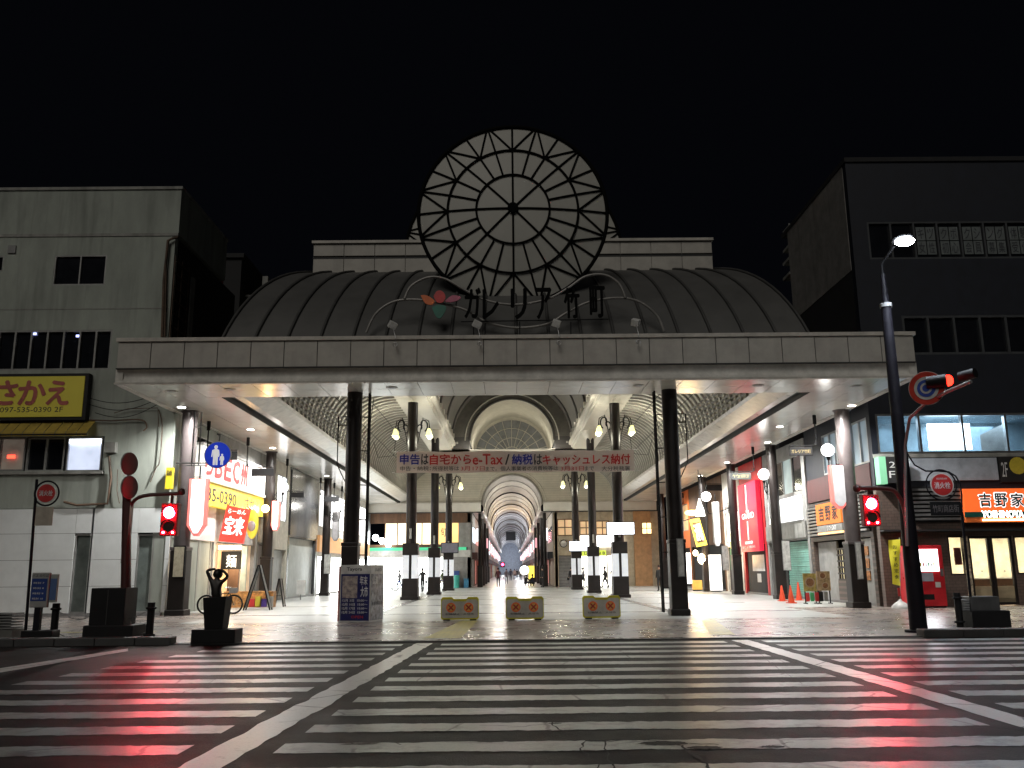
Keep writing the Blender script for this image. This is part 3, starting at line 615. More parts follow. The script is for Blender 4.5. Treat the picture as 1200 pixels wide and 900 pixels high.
# made-up uplights on the cornices, added to brighten the centre vault
for s in (-1, 1):
    for y in (50, 60, 69):
        x = AX+s*(BI-.5); u = MB().cyl((x, y, 11.36), (x, y, 11.5), .08, n=10).build('added_uplight', M_lip, hall); lamp('POINT', (x-s*.9, y, 11.0), 60, (1, .95, .82), .1)
for x in (AX-2, AX+2): lamp('POINT', (x, 75, 11.5), 110, (1, .95, .82), .1)  # added lamps without fixtures, to brighten the inner barrel
# ---- shopping street beyond: barrel roof in bays
st = thing('shopping_street_roof', 'long barrel roof over the narrow shopping street beyond the hall', 'arcade roof', (AX, 83, 0))
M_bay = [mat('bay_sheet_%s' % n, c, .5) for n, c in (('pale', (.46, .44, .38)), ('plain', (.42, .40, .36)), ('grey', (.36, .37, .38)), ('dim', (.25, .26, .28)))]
ys = [83, 102, 120, 137, 156, 172, 190, 210, 235, 260, 290]
for i in range(len(ys)-1):
    r = AR-.02*i
    rows = [[Vector((AX-r*math.cos(math.pi*k/20), y, AZ+r*math.sin(math.pi*k/20))) for k in range(21)] for y in (ys[i], ys[i+1])]
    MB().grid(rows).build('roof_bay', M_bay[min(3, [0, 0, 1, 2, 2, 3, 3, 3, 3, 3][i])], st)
    MB().tube([Vector((AX-(r-.04)*math.cos(math.pi*k/20), ys[i+1], AZ+(r-.04)*math.sin(math.pi*k/20))) for k in range(21)], .09, 6).build('arch_ring', M_ringd if i < 3 else M_rib, st)
    if i < 5:
        y = ys[i]+5.5
        while y < ys[i+1]-3: MB().tube([Vector((AX-(r-.03)*math.cos(math.pi*k/16), y, AZ+(r-.03)*math.sin(math.pi*k/16))) for k in range(17)], .03, 4).build('thin_rib', M_rib, st); y += 5.5
    else: MB().tube([Vector((AX+math.cos(math.pi*k/8)*r*.98, (ys[i]+ys[i+1])/2, AZ+r*.98*math.sin(math.pi*k/8))) for k in range(9)], .08, 4).build('arch_ring', M_grey, st)
for s in (-1, 1):
    x = AX+s*AR
    MB().grid([[Vector((x+s*d, y, z)) for d, z in ((0, AZ+.02), (-.1, AZ-.1), (-.1, 6.95), (0, 6.9), (.95, 6.9))] for y in (83.05, 290)], False).build('gutter', M_sof, st)
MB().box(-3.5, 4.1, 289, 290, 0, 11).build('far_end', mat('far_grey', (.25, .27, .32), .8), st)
# chandelier like sign deep in the street
o = MB().box(AX-.9, AX+.9, 168, 168.3, 7.0, 8.6).build('hanging_sign_box', M_black); tag(o, 'dark board hanging under the roof deep in the shopping street', 'hanging board')
# lights of the street
for y, c, e in ((92, (1, .97, .88), 110), (108, (1, .96, .86), 160), (128, (1, .72, .42), 420), (146, (.9, .94, 1), 300), (165, (.85, .9, 1), 200), (190, (.85, .9, 1), 160), (230, (.8, .87, 1), 160), (262, (.85, .9, 1), 520), (282, (.85, .9, 1), 420)):
    for s in (-1, 1): lamp('POINT', (AX+s*1.9, y, 6.6), e*1.6, c, .3)

# ================================================================= BUILDINGS
M_conc = mat('stained_render_wall', (.33, .36, .32), .85, var=.18, scale=.7, stretch=(1, 1, .35), bump=.15, dirt=.55)
M_conc2 = mat('grey_render_wall', (.30, .30, .28), .85, var=.2, dirt=.6, bump=.2); M_glosswall = mat('glossy_white_panel', (.72, .75, .75), .2, var=.05); M_navy = mat('navy_wall', (.006, .009, .018), .6, var=.2, dirt=.3)
M_darkw = mat('dark_wall', (.014, .014, .015), .8, var=.3, dirt=.4); M_tile = tilemat('brown_wall_tiles', (.12, .085, .07), (.10, .07, .06), (.05, .04, .035), .24, .12, .4, .01, .3, .2, 'xz')
M_shut = mat('shutter_glass', (.16, .19, .18), .15, var=.2, spec=.8); M_mint = mat('mint_shutter', (.22, .50, .42), .5); M_rust = mat('rusty_pipe', (.14, .09, .06), .8, var=.4)
FL = ('f', 34.0); SLW = ('l', -13.05); FRW = ('f', 35.5); SRW = ('r', 14.75)
# ---- left corner building
b = thing('corner_office_building', 'stained pale grey building on the left corner, four floors above white shopfront panels', 'building', (-20, 34, 0))
q = lambda *a: R(FL, *a)
wa = q(63, 124, 299, 334); wb = q(-60, 130, 387, 434); ws = q(-8, 4, 300, 318); wl = q(-60, 121, 512, 552)
tx = W(213, 222, 34); ztop = tx.z; zc = W(213, 274, 34).z; xr1 = tx.x; xr2 = W(196, 330, 34).x+.2; xb = -13.05
wb = (wb[0], wb[1], wb[2], wb[3]); lo = W(0, 597, 34).z
holes(FL, -40, xr2, lo, zc, [wa, wb, ws, wl], -.35, 0).build('wall', M_conc, b)
MB().fb(FL, -40, xr1, zc, ztop, -6, 0).build('upper_wall', M_conc, b)
MB().fb(FL, -40, xr1+.06, ztop, ztop+.12, -6, .06).build('roof_edge', M_conc2, b)
box('string_course', M_conc2, FL, -40, xr1+.0, zc-.09, zc+.03, -.1, .035, b)
zz = W(100, 362, 34).z; box('joint', M_conc2, FL, -40, xr2-.05, zz-.02, zz+.02, 0, .012, b)
MB().fb(FL, -40, xr2-.01, 0, zc-.1, -8, -.5).build('core', M_darkw, b)
MB().fb(FL, xr2-.02, xb, 0, 7.9, -5, .004).build('corner_wall', M_conc, b)
window(b, FL, *wa, M_alu, M_dkglass, 2, 1, .05, 0, .2); window(b, FL, *ws, M_alu, M_dkglass, 1)
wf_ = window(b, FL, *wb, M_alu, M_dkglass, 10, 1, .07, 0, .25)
for x_, y_ in ((39, 388.5), (91, 391)): c_ = W(x_, y_, 34.0); MB().box(c_.x-.09, c_.x+.09, 34.06, 34.09, c_.z-.12, c_.z-.03).build('window_glint', emit('blue_window_glint', (.45, .5, 1), 3, 0), wf_)  # glowing panes stand in for bluish reflections in the window band
v = q(10, 19, 288, 297); box('vent', M_grey, FL, *v, 0, .06, b)
# lower windows: one with red light, dark, one brightly lit
E_bl = emit('lit_window_blue', (.72, .8, 1), 1.0, .2); E_tube = emit('tube', (.85, .9, 1), 9, 0); E_dimred = emit('red_neon', (1, .06, .03), 4, 0); E_dimin = emit('dim_interior', (.5, .42, .34), .18, .4)
w1 = q(-60, 29, 513, 552); w2 = q(31, 75, 513, 552); w3 = q(78, 119, 513, 552)
f = window(b, FL, *w1, M_alu, E_dimin, 3, 1, .06, 0, .25); 
nn = q(8, 17, 533, 537); box('neon', E_dimred, FL, *nn, -.05, -.02, f)
window(b, FL, *w2, M_alu, M_dkglass, 2, 1, .05, 0, .25); f = window(b, FL, *w3, M_chrome, E_bl, 1, 1, .05, 0, .2)
a = q(80, 118, 513.5, 519); box('tube_light', E_tube, FL, *a, -.06, -.03, f)
lz = W(60, 553, 34).z
box('ledge', M_conc2, FL, -40, W(122, 553, 34).x, lz-.1, lz, 0, .15, b)
box('ground_fascia', M_conc, FL, -40, xb, lo+.02, lz-.1, 0, .03, b)
mb = MB(); y_ = 34-.12
mb.tube([W(x, y, y_) for x, y in [(128, 535), (130, 560), (126, 590), (90, 592), (75, 588)]], .05, 6); mb.build('drain_pipe', M_rust, b)
mb = MB(); mb.tube([W(x, y, y_) for x, y in smooth([(105, 492), (130, 493), (165, 492), (172, 500), (168, 505)])], .03, 6); mb.tube([W(x, y, y_) for x, y in [(134, 484), (150, 479), (185, 478), (186, 500)]], .018, 5)
mb.tube([W(x, y, y_) for x, y in smooth([(186, 480), (190, 500), (187, 540), (183, 548), (176, 565)])], .02, 5); mb.tube([W(x, y, y_) for x, y in [(138, 550), (137, 575), (140, 590)]], .015, 5); mb.build('cable', M_rust, b)
mb = MB(); mb.tube([W(x, y, 33.85) for x, y in [(190, 395), (192, 330), (197, 282), (203, 279), (209, 278)]], .06, 6); mb.tube([W(x, y, 33.85) for x, y in [(193, 395), (195, 300)]], .03, 5); mb.build('downpipe', M_rust, b)
mb = MB()
for i in range(9): z = 9.6+i*.55; mb.cyl((xr2+.1, 33.9, z), (xr2+.1, 35.5, z), .02, n=5)
for y in (33.9, 34.7, 35.5): mb.cyl((xr2+.1, y, 9.2), (xr2+.1, y, 14.2), .02, n=5)
mb.build('service_ladder', M_rust, b)
ac = q(125, 138, 519, 531); box('meter_box', M_conc2, FL, *ac, .0, .25, b)
# ground floor glossy panels with dark glazing
gl = [q(84, 105, 626, 730), q(158, 196, 626, 730)]
zj = [0.12, W(0, 688, 34).z, W(0, 657, 34).z, W(0, 626, 34).z, lo]
us = [-40, -36, -32, -28.5, -25, -22.5, -19.6, gl[0][0], gl[0][1], -15.9, gl[1][0], gl[1][1], -13.05]
for i in range(len(us)-1):
    for j in range(4):
        u0, u1 = us[i], us[i+1]
        if j < 3 and any(abs(u0-g[0]) < .01 for g in gl): continue
        MB().fb(FL, u0+.006, u1-.006, zj[j]+.006, zj[j+1]-.006, 0.0, .06).build('wall_panel', M_glosswall, b)
box('plinth', M_grey, FL, -40, -13.05, 0, .12, 0, .08, b)
for g in gl: window(b, FL, g[0], g[1], .12, g[3], M_alu, M_shut, 2 if g[1]-g[0] > 1 else 1, 1, .05, .02, .2, 'glazing')
# its side wall along the hall, up to the noodle shop
SW = SLW; z1 = 7.6
MB().fb(SW, 34.35, 39.4, 2.9, z1, -.4, -.01).build('side_wall', M_conc2, b)
MB().fb(SW, 34.35, 39.4, 2.9, 4.5, 0, .05).build('side_white_panel', M_glosswall, b)
for k in range(3): MB().fb(SW, 34.5+1.55*k, 35.95+1.55*k, .1, 2.9, -.25, -.1).build('shutter', M_shut, b)
for k in range(4): MB().fb(SW, 34.38+1.55*k, 34.5+1.55*k, 0, 2.9, -.3, .02).build('shutter_post', M_conc2, b)
w_ = (35.0, 38.8, 5.6, 7.2); window(b, SW, *w_, M_alu, M_dkglass, 3, 1, .05, .05, .1)
# sign and awning
s = thing('yellow_sign_box', 'yellow sign box with red-brown letters above an awning on the left building', 'sign', tuple(fp(FL, q(-20, 103, 443, 490)[0], q(-20, 103, 443, 490)[2], 0)))
a = q(-40, 103, 443, 491); bm_ = MB().fb(FL, a[0], a[1]+.12, a[2]-.1, a[3]+.1, .02, .32).build('frame', M_darkw, s)
box('sign_face', emit('yellow_sign_face', (.75, .62, .06), .06, .2, base=(.48, .42, .05)), FL, a[0]+.1, a[1]-.02, a[2]+.02, a[3]-.02, .3, .36, s)
M_brl = mat('brown_red_letters', (.42, .10, .08), .5)
for ch, x0, x1 in (('さ', -2, 26), ('か', 28, 59), ('え', 61, 86)):
    c = q(x0, x1, 449, 476); ftext(ch, M_brl, s, FL, *c, .362, depth=.02, bold=.07)
c = q(-14, 79, 479, 485); ftext('TEL 097-535-0390 2F', M_letter_dk, s, FL, *c, .362, depth=.005, bold=.02)
s = thing('mustard_awning', 'mustard yellow sloping awning below the yellow sign box', 'awning', tuple(W(40, 512, 34)))
a = q(-60, 113, 494, 512); mb = MB()
n = 14
for i in range(n):
    u0 = a[0]+(a[1]-a[0])*i/n; u1 = a[0]+(a[1]-a[0])*(i+1)/n-.03
    MB().add([fp(FL, u0, a[3], .05), fp(FL, u1, a[3], .05), fp(FL, u1, a[2]+.06, .7), fp(FL, u0, a[2]+.06, .7), fp(FL, u1, a[2]-.08, .7), fp(FL, u0, a[2]-.08, .7)], [(3, 2, 1, 0), (5, 4, 2, 3)]).build('awning_strip', mat('mustard_canvas', (.42, .30, .05), .7, dirt=.5), s)
MB().cyl(fp(FL, a[0], a[2]-.02, .7), fp(FL, a[1]-.03, a[2]-.02, .7), .03, n=6).build('awning_rail', M_black, s)
# ---- darker blocks behind, left and right
def block(name, label, x0, x1, y0, y1, z, m, wins=0, side=1, cat='building'):
    t = thing(name, label, cat, ((x0+x1)/2, y0, 0)); MB().box(x0, x1, y0, y1, 0, z).build('wall', m, t); MB().box(x0-.15, x1+.15, y0-.15, y1, z, z+.25).build('roof_edge', M_darkw, t)
    return t
t = block('rear_apartment_building', 'dark apartment block with outside stairs behind the left corner building', -30, -14.6, 46, 78, 18.5, M_darkw)
for k in range(7): MB().box(-14.6, -13.5, 47, 66, 8.8+k*1.3, 8.92+k*1.3).build('balcony_slab', M_conc2, t); MB().box(-13.5, -13.45, 47, 66, 9.3+k*1.3, 9.36+k*1.3).build('railing', M_rust, t)
for y in (47, 53, 59.5, 66): MB().box(-13.7, -13.4, y, y+.25, 8.5, 17.8).build('stair_post', M_conc2, t)
o = MB().lathe((-14.9, 41, 13.6), [(.9, 0), (1, .05), (1, 2.0), (.8, 2.35), (.2, 2.5)], 16).build('water_tank', M_red); tag(o, 'dull red water tank on a frame beside the left building roof', 'water tank')
MB().box(-18.5, -14.1, 40, 45.9, 7.9, 13.6).build('low_rear_block', M_darkw, b)
MB().box(-14.2, -13.5, 36.0, 36.4, 8, 14.0).build('rear_column', M_conc2, b)
t = block('rear_dark_building', 'dark building with roof water tanks and clutter behind the right side of the hall', 14.9, 30, 48, 78, 14.2, M_darkw)
for k in range(5): MB().box(13.8, 14.9, 49, 62, 9+k*1.3, 9.1+k*1.3).build('balcony_slab', M_conc2, t)
for x, y, h, lab in ((14.0, 52, 16.0, 'pale water tank rising beyond the right end of the domed roof'), (16.5, 47, 17.2, 'dark red water tank beside the upper side wall on the right')):
    o = MB().lathe((x, y, h-1.6), [(.45, 0), (.5, .05), (.5, 1.5), (.35, 1.7)], 14).cyl((x, y, 13), (x, y, h-1.6), .3, n=8).build('water_tank', M_conc2 if 'pale' in lab else M_red); tag(o, lab, 'water tank')

# ---- right corner building
rb = thing('corner_shop_building', 'dark blue building on the right corner with lit second-floor windows over a beef bowl shop', 'building', (20, 35.5, 0))
q = lambda *a: R(FRW, *a)
XC = 14.8; ZR = W(1040, 190, 35.5).z
w5 = q(1014, 1260, 259, 303); w5 = (W(1016, 280, 35.5).x+.05, 27.5, w5[2], w5[3]); w4 = q(1052, 1260, 369, 415); w4 = (W(1050, 390, 35.5).x+.3, 27.5, w4[2], w4[3]); w2_ = q(1041, 1260, 484, 531); w2_ = (XC+.25, 27.5, w2_[2], w2_[3])
wsf = q(1112, 1132, 628, 674); wd = q(1137, 1190, 628, 703); wr = q(1190, 1206, 628, 673)
z2 = W(1150, 536, 35.5).z; z0s = W(1150, 612, 35.5).z
holes(FRW, XC, 28, 4.55, ZR, [w5, w4, w2_], -.35, 0).build('wall', M_navy, rb)
opn = [(wsf[0], wsf[1], wsf[2], wsf[3]), (wd[0], wd[1], 0, wd[3]), (wr[0], 27.5, wr[2], wr[3])]
holes(FRW, XC, 28, 0, 4.55, opn, -.3, 0).build('tiled_wall', M_tile, rb)
MB().fb(FRW, XC+.4, 28, w2_[3]+.3, ZR, -9, -.5).build('core', M_darkw, rb)
MB().fb(FRW, XC-.05, 28, ZR, ZR+.2, -9, .08).build('roof_edge', M_darkw, rb)
M_dframe = mat('dim_window_frame', (.05, .055, .06), .6)
f = window(rb, FRW, *w5, M_dframe, M_dkglass, 12, 1, .08, 0, .25)
f4 = window(rb, FRW, *w4, M_dframe, M_dkglass, 10, 1, .1, 0, .25)
# paper letters in the upper windows
pw = (w5[1]-w5[0])/12
M_paper = mat('pale_paper_sheet', (.13, .15, .15), .7)
for i in range(2, 12):
    chs = ['キッ', 'クボ', 'クシ', 'ング', '体験', 'ジム'][(i-2) % 6]; ch2 = ['女性', '初心', '会員', '募集', '受付', '無料'][(i-2) % 6]
    for k in range(2):
        u0 = w5[0]+pw*i+.12+k*pw*.42; u1 = u0+pw*.38; zm = (w5[2]+w5[3])/2
        for j, (za, zb, cc) in enumerate(((zm+.02, zm+.62, chs[k]), (zm-.62, zm-.02, ch2[k]))):
            if zb > w5[3]-.1: zb = w5[3]-.1
            p_ = box('paper', M_paper, FRW, u0, u1, za, zb, -.10, -.085, f); ftext(cc, M_letter_dk, p_, FRW, u0+.06, u1-.06, za+.06, zb-.06, -.084, depth=.004, bold=.02)
# second-floor room seen through the glass
fr = window(rb, FRW, *w2_, M_chrome, M_clear, 7, 1, .09, 0, .2)
M_room = mat('blue_grey_room_wall', (.30, .40, .46), .7)
MB().fb(FRW, XC+.3, 28, w2_[2]-.02, w2_[3]+.1, -3.2, -3.0).build('room_wall', M_room, rb); box('room_ceiling', M_room, FRW, XC+.3, 28, w2_[3]+.05, w2_[3]+.12, -3, -.35, rb); box('room_floor', M_grey, FRW, XC+.3, 28, w2_[2]-.12, w2_[2]-.04, -3, -.35, rb)
s_ = q(1098, 1148, 493, 524); box('light_panel', emit('light_box_panel', (.86, .97, 1), 9, .05), FRW, *s_, -.8, -.7, rb)
s_ = q(1163, 1192, 500, 531); MB().add([fp(FRW, s_[0], s_[2], -.9), fp(FRW, s_[1], s_[2], -.9), fp(FRW, s_[1], s_[3]+.25, -.9), fp(FRW, s_[0], s_[3]-.2, -.9)], [(0, 1, 2, 3)]).build('white_board', M_white, rb)
lamp('AREA', tuple(fp(FRW, 20, w2_[3]-.1, -1.8)), 220, (.68, .88, 1), 3)
lamp('AREA', tuple(fp(FRW, 16, w2_[3]-.1, -1.8)), 45, (.72, .9, 1), 2)
box('sill', M_conc2, FRW, XC, 28, w2_[2]-.16, w2_[2]-.005, 0, .06, rb)
a = q(1066, 1168, 537, 563); box('white_panel', mat('blue_white_panel', (.42, .46, .52), .5), FRW, a[0], a[1], a[2], a[3], .0, .08, rb)
a = q(1170, 1250, 535, 565); p_ = box('dark_panel', M_darkw, FRW, *a, 0, .1, rb); c = q(1172, 1179, 542, 559); ftext('2F', M_letter_wh, p_, FRW, *c, .11)
MB().add([fp(FRW, *(lambda v: (v.x, v.z))(W(1191, 546, 35.5)), .11)+Vector((.35*math.cos(k*.4), 0, .35*math.sin(k*.4))) for k in range(16)], [tuple(range(16))]).build('round_mark', M_yellow, p_)
# side face along the hall
Sd = ('r', XC)
sw2 = (-41.2, -35.85, 5.75, 7.6); hs = [sw2]
holes(Sd, -43.6, -35.5-.35, 4.6, 8.4, hs, -.3, 0).build('side_wall', M_navy, rb)
MB().fb(Sd, -43.6, -35.86, 8.4, 14.0, -.3, 0).build('side_wall', M_darkw, rb)
MB().fb(Sd, -43.6, -35.86, 14.0, ZR, -.3, 0.02).build('side_wall', mat('grey_side_wall', (.26, .25, .235), .8, dirt=.4), rb)
window(rb, Sd, *sw2, M_chrome, emit('dim_blue_window', (.45, .58, .68), .35, .5, 1.2), 6, 1, .07, 0, .2)
M_maroon = mat('maroon_wall', (.10, .035, .035), .6, dirt=.3)
MB().fb(Sd, -43.6, -35.86, 4.62, 5.7, 0.01, .04).build('maroon_band', M_maroon, rb)
# corner sign 2F
s = thing('floor_sign', 'narrow upright sign reading 2F with a green side on the right corner', 'sign', tuple(W(1042, 566, 35.3)))
a = R(('f', 35.0), 1039, 1056, 535, 566); box('sign_box', M_darkw, ('f', 35.0), a[0], a[1], a[2], a[3], -.45, 0, s, .01)
Z_ = ('f', 35.0); a2 = R(Z_, 1031, 1039, 535, 567); box('green_side', emit('green_sign_side', (.3, .75, .45), .35), Z_, a2[0], a2[1], a2[2], a2[3], -.45, -.002, s)
c = R(Z_, 1042, 1049, 541, 548); ftext('2', M_letter_wh, s, Z_, *c, .005); c = R(Z_, 1042, 1049, 552, 560); ftext('F', M_letter_wh, s, Z_, *c, .005)
# beef bowl shop: sign band, louvre, interior
s = thing('beef_bowl_shop_sign', 'long orange shop sign with dark characters and glowing lower strip over the doors', 'sign', tuple(fp(FRW, 20, z0s, .1)))
a = q(1126, 1260, 573, 612); E_or = emit('orange_sign_face', (1, .16, .03), .85, .1); box('sign_face', E_or, FRW, a[0], a[1], a[2]+.28, a[3], .05, .3, s)
box('sign_box', M_orange, FRW, a[0], a[1], a[2], a[2]+.28, .05, .29, s)
g = q(1126, 1260, 600, 606); box('green_strip', mat('dark_green_strip', (.01, .09, .07), .4), FRW, g[0], g[1], g[2], g[3], .3, .31, s)
g = q(1146, 1194, 599, 607); ftext('YOSHINOYA', emit('white_hot_letters', (1, .97, .9), 8, 0), s, FRW, g[0], g[1], g[2], g[3], .312, bold=.04)
box('under_tube', emit('under_tube', (1, .75, .4), 9, 0), FRW, g[0], g[1], g[2]-.12, g[2]-.06, .3, .34, s)
for ch, x0, x1 in (('吉', 1143, 1156), ('野', 1161, 1175), ('家', 1180, 1194)):
    c = q(x0, x1, 579, 594); ftext(ch, E_softwhite, s, FRW, c[0]-.03, c[1]+.03, c[2]-.03, c[3]+.03, .301, depth=.006, bold=.09, name='letter_outline'); ftext(ch, mat('dark_green_lettering', (.01, .05, .05), .5), s, FRW, *c, .31, depth=.01, bold=.05)
a = q(1068, 1126, 570, 612)
l_ = box('louvre_back', M_darkw, FRW, a[0], a[1], a[2], a[3], .02, .06, rb)
for k in range(8):
    z = a[2]+.08+(a[3]-a[2]-.1)*k/8; MB().fb(FRW, a[0], a[1], z, z+.09, .06, .16).build('slat', M_chrome, rb)
box('soffit_strip', M_darkw, FRW, XC, 28, z0s-.35, z0s-.28, 0, .4, rb)
# interior room
M_warmwall = mat('warm_room_wall', (.75, .65, .48), .7)
MB().fb(FRW, wsf[0]-.6, 27.6, 0, 3.3, -4.2, -4.0).build('room_wall', M_warmwall, rb); MB().fb(FRW, wsf[0]-.8, wsf[0]-.6, 0, 3.3, -4, -.3).build('room_wall', M_warmwall, rb); MB().fb(FRW, wsf[0]-.8, 27.6, 3.15, 3.25, -4, -.3).build('room_ceiling', M_warmwall, rb)
MB().fb(FRW, wd[0]-.3, 27.5, .02, 1.0, -2.2, -1.8).build('counter', M_brown, rb); MB().fb(FRW, wd[0]-.3, 27.5, 1.0, 1.06, -2.3, -1.7).build('counter_top', M_cream, rb)
E_ceil = emit('warm_ceiling_light', (1, .86, .6), 30, 0)
for k in range(4): box('ceiling_light', E_ceil, FRW, wsf[0]+.1+1.7*k, wsf[0]+1.3+1.7*k, 3.09, 3.14, -2.6, -.8, rb)
p_ = box('picture', mat('red_brown_picture', (.25, .06, .04), .5), FRW, wsf[0]+.35, wsf[1]-.05, wsf[2]+.4, wsf[3]-.45, -.30, -.26, rb)
window(rb, FRW, *wsf, M_bronze, M_clear, 1, 1, .06, 0, .2); window(rb, FRW, wr[0], 22.4, wr[2], wr[3], M_bronze, M_clear, 1, 1, .06, 0, .2)
wdm = (wd[0]+wd[1])/2
for a_, b_ in ((wd[0], wdm), (wdm, wd[1])):
    d_ = window(rb, FRW, a_+.01, b_-.01, .03, wd[3], M_bronze, M_clear, 1, 1, .10, 0, .12, 'door'); MB().fb(FRW, (a_+b_)/2-.02, (a_+b_)/2+.02, 1.3, 1.36, 0, .05).build('handle', M_chrome, d_)
    MB().fb(FRW, a_+.1, b_-.1, .05, .75, -.09, -.06).build('lower_panel', mat('tan_door_panel', (.45, .34, .2), .5), d_)
a = q(1131, 1137, 628, 700); mb = box('door_banner', mat('patterned_strip', (.5, .42, .3), .6, var=.5, scale=9), FRW, a[0], a[1], a[2], a[3], .02, .05, rb)

for x0, x1, y0, y1, yy in ((925, 975, 262, 264, 46.5), (925, 975, 285, 288, 46.5), (925, 975, 300, 303, 46.5), (925, 972, 318, 321, 46.5)):
    a = R(('f', yy), x0, x1, y0, y1); MB().box(a[0], a[1], yy, yy+1.2, a[2], a[3]).build('service_platform', M_conc2, rb)
for x in (926, 937, 950, 974): a = R(('f', 46.5), x, x+1.5, 262, 322); MB().box(a[0], a[1], 46.45, 46.5, a[2], a[3]).build('platform_post', M_conc2, rb)
a = R(('f', 46.2), 968, 974, 320, 340); MB().box(a[0], a[1], 46.2, 46.8, a[2], a[3]).build('service_box', M_conc2, rb)
a = R(SLW, 194, 203, 548, 573)
s = thing('small_yellow_sign', 'small yellow upright sign on the corner wall left of the nearest column', 'sign', tuple(W(198, 560, 33.7))); a = R(('f', 33.7), 194, 202, 548, 573); MB().box(a[0], a[1], 33.7, 33.85, a[2], a[3]).build('sign_board', mat('bright_yellow', (.8, .62, .03), .5), s)
text('麺', M_letter_dk, s, Vector(((a[0]+a[1])/2, 33.69, a[3]-.2)), (1, 0, 0), (0, 0, 1), .2, .2, 'lettering', .003, .02)
MB().box(a[0]-.0, a[0]+.03, 33.85, 34.0, a[2]+.1, a[3]-.1).build('bracket', M_black, s)
# wires between the buildings and the hall
wr_ = thing('overhead_wires', 'thin dark overhead wires sagging from the left building to the canopy end', 'wires', (-14, 33, 9)); 
for i in range(3):
    p0 = Vector((-16.1-.3*i, 33.8, 7.7+.35*i)); p1 = Vector((-13.3, 33.0, 7.9+.2*i)); MB().tube([p0.lerp(p1, k/12)-Vector((0, 0, .35*math.sin(math.pi*k/12))) for k in range(13)], .014, 5).build('wire', M_black, wr_)
p0 = W(20, 190, 36); p1 = Vector((AX-8.2, 31.35, 11.3))
# ---- shop units along both sides of the hall
def unit(side, y0, y1, name, label, wm, up=(5.4, 7.2), nw=2, gm=None, front=None, fz=2.9, band=None, bz=(3.0, 4.2), ztop=7.9):
    F = SLW if side == 'l' else SRW; sg_ = 1 if side == 'l' else -1; u0, u1 = (y0, y1) if side == 'l' else (-y1, -y0)
    t = thing(name, label, 'shop', tuple(fp(F, (u0+u1)/2, 0, 0))); g = .03
    hs = []
    if nw: hs.append((u0+.5, u1-.5, *up))
    MBw = holes(F, u0+g, u1-g, fz, ztop, hs, -.3, 0).build('wall', wm, t)
    if nw: window(t, F, u0+.5, u1-.5, *up, M_alu, gm or M_dkglass, nw, 1, .06, 0, .15)
    for a, b_ in ((u0+g, u0+.35), (u1-.35, u1-g)): MB().fb(F, a, b_, 0, fz, -.3, 0).build('pier', wm, t)
    if front: MB().fb(F, u0+.35, u1-.35, .1, fz-.02, -.35, -.2).build('shop_front', front, t)
    MB().fb(F, u0+.35, u1-.35, 0, .1, -.3, -.05).build('threshold', M_grey, t)
    if band: MB().fb(F, u0+.1, u1-.1, *bz, 0, .18).build('sign_band', band, t)
    return t, F
M_granite = mat('dark_granite', (.07, .072, .075), .2, var=.25, scale=3); M_beige = mat('beige_wall', (.50, .42, .30), .6, dirt=.2); M_greyw = mat('mid_grey_wall', (.30, .30, .29), .6, dirt=.3)
# left side
t, F = unit('l', 39.5, 46.2, 'noodle_shop', 'shop with red-lettered white board and yellow phone number board, left side', M_greyw, nw=0, front=emit('shop_inside_dim', (1, .72, .45), .5, .7, 1.5))
a = R(F, 229, 292, 545, 575, 0); u0, u1 = 38.0, 45.6
def sb(name, m, parent, F, u0, u1, z0, z1, d=.3): return box(name, m, F, u0, u1, z0, z1, .02, d, parent)
s = thing('white_shop_board', 'long white lit board with red brush letters above the yellow phone board', 'sign', tuple(fp(SLW, 42, 6.0, 0)))
za = WX(229, 557, -12.6).z; zb_ = WX(229, 534, -12.6).z
print('board z', za, zb_)
box('sign_face', emit('board_face', (1, .97, .9), .75, .5, .6), SLW, 36.2, 45.8, 5.45, 6.75, .1, .4, s)
box('frame', M_white, SLW, 36.1, 45.9, 5.33, 5.45, .1, .45, s); box('frame', M_white, SLW, 36.1, 45.9, 6.75, 6.85, .1, .45, s)
for i, ch in enumerate('らBEC州'): ftext(ch, M_letter_red, s, SLW, 36.6+i*1.25, 37.55+i*1.25, 5.6, 6.6, .402, depth=.02, bold=.06)
s = thing('yellow_phone_board', 'long yellow lit board with a phone number under the white board', 'sign', tuple(fp(SLW, 42, 4.4, 0)))
box('sign_face', emit('yellow_board_face', (1, .72, .08), .75, .3, .8, base=(.6, .45, .05)), SLW, 35.6, 45.8, 4.35, 5.28, .1, .35, s)
ftext('535-0390', M_letter_dk, s, SLW, 36.6, 41.2, 4.55, 5.1, .352, bold=.03); ftext('さかえ', M_letter_dk, s, SLW, 42.6, 45.0, 4.55, 5.1, .352, bold=.02)
t2, F = unit('l', 46.2, 49.3, 'menu_board_shop', 'narrow grey shop with brown doorway beside the noodle shop on the left', M_conc2, up=(5.6, 7.2), nw=2, front=mat('brown_doorway', (.12, .08, .06), .5), fz=3.0)
s = thing('unlit_round_emblem_panel', 'pale wall panel with a small red crest, left side', 'sign', tuple(fp(SLW, 49, 3.1, 0))); box('panel', M_cream, SLW, 46.3, 49.2, 3.1, 4.3, .02, .12, s); ftext('ショップ', mat('dull_red_letters', (.35, .12, .12), .6), s, SLW, 46.7, 48.9, 3.4, 4.0, .125, bold=.01)
t3, F = unit('l', 49.3, 52.6, 'cream_wall_shop', 'cream shop with a tall lit upper window on the left side', M_cream, up=(4.4, 7.0), nw=2, gm=emit('lit_upper_window', (.95, .98, 1), 4, .1), front=mat('steel_shutter', (.40, .42, .42), .4), fz=2.8)
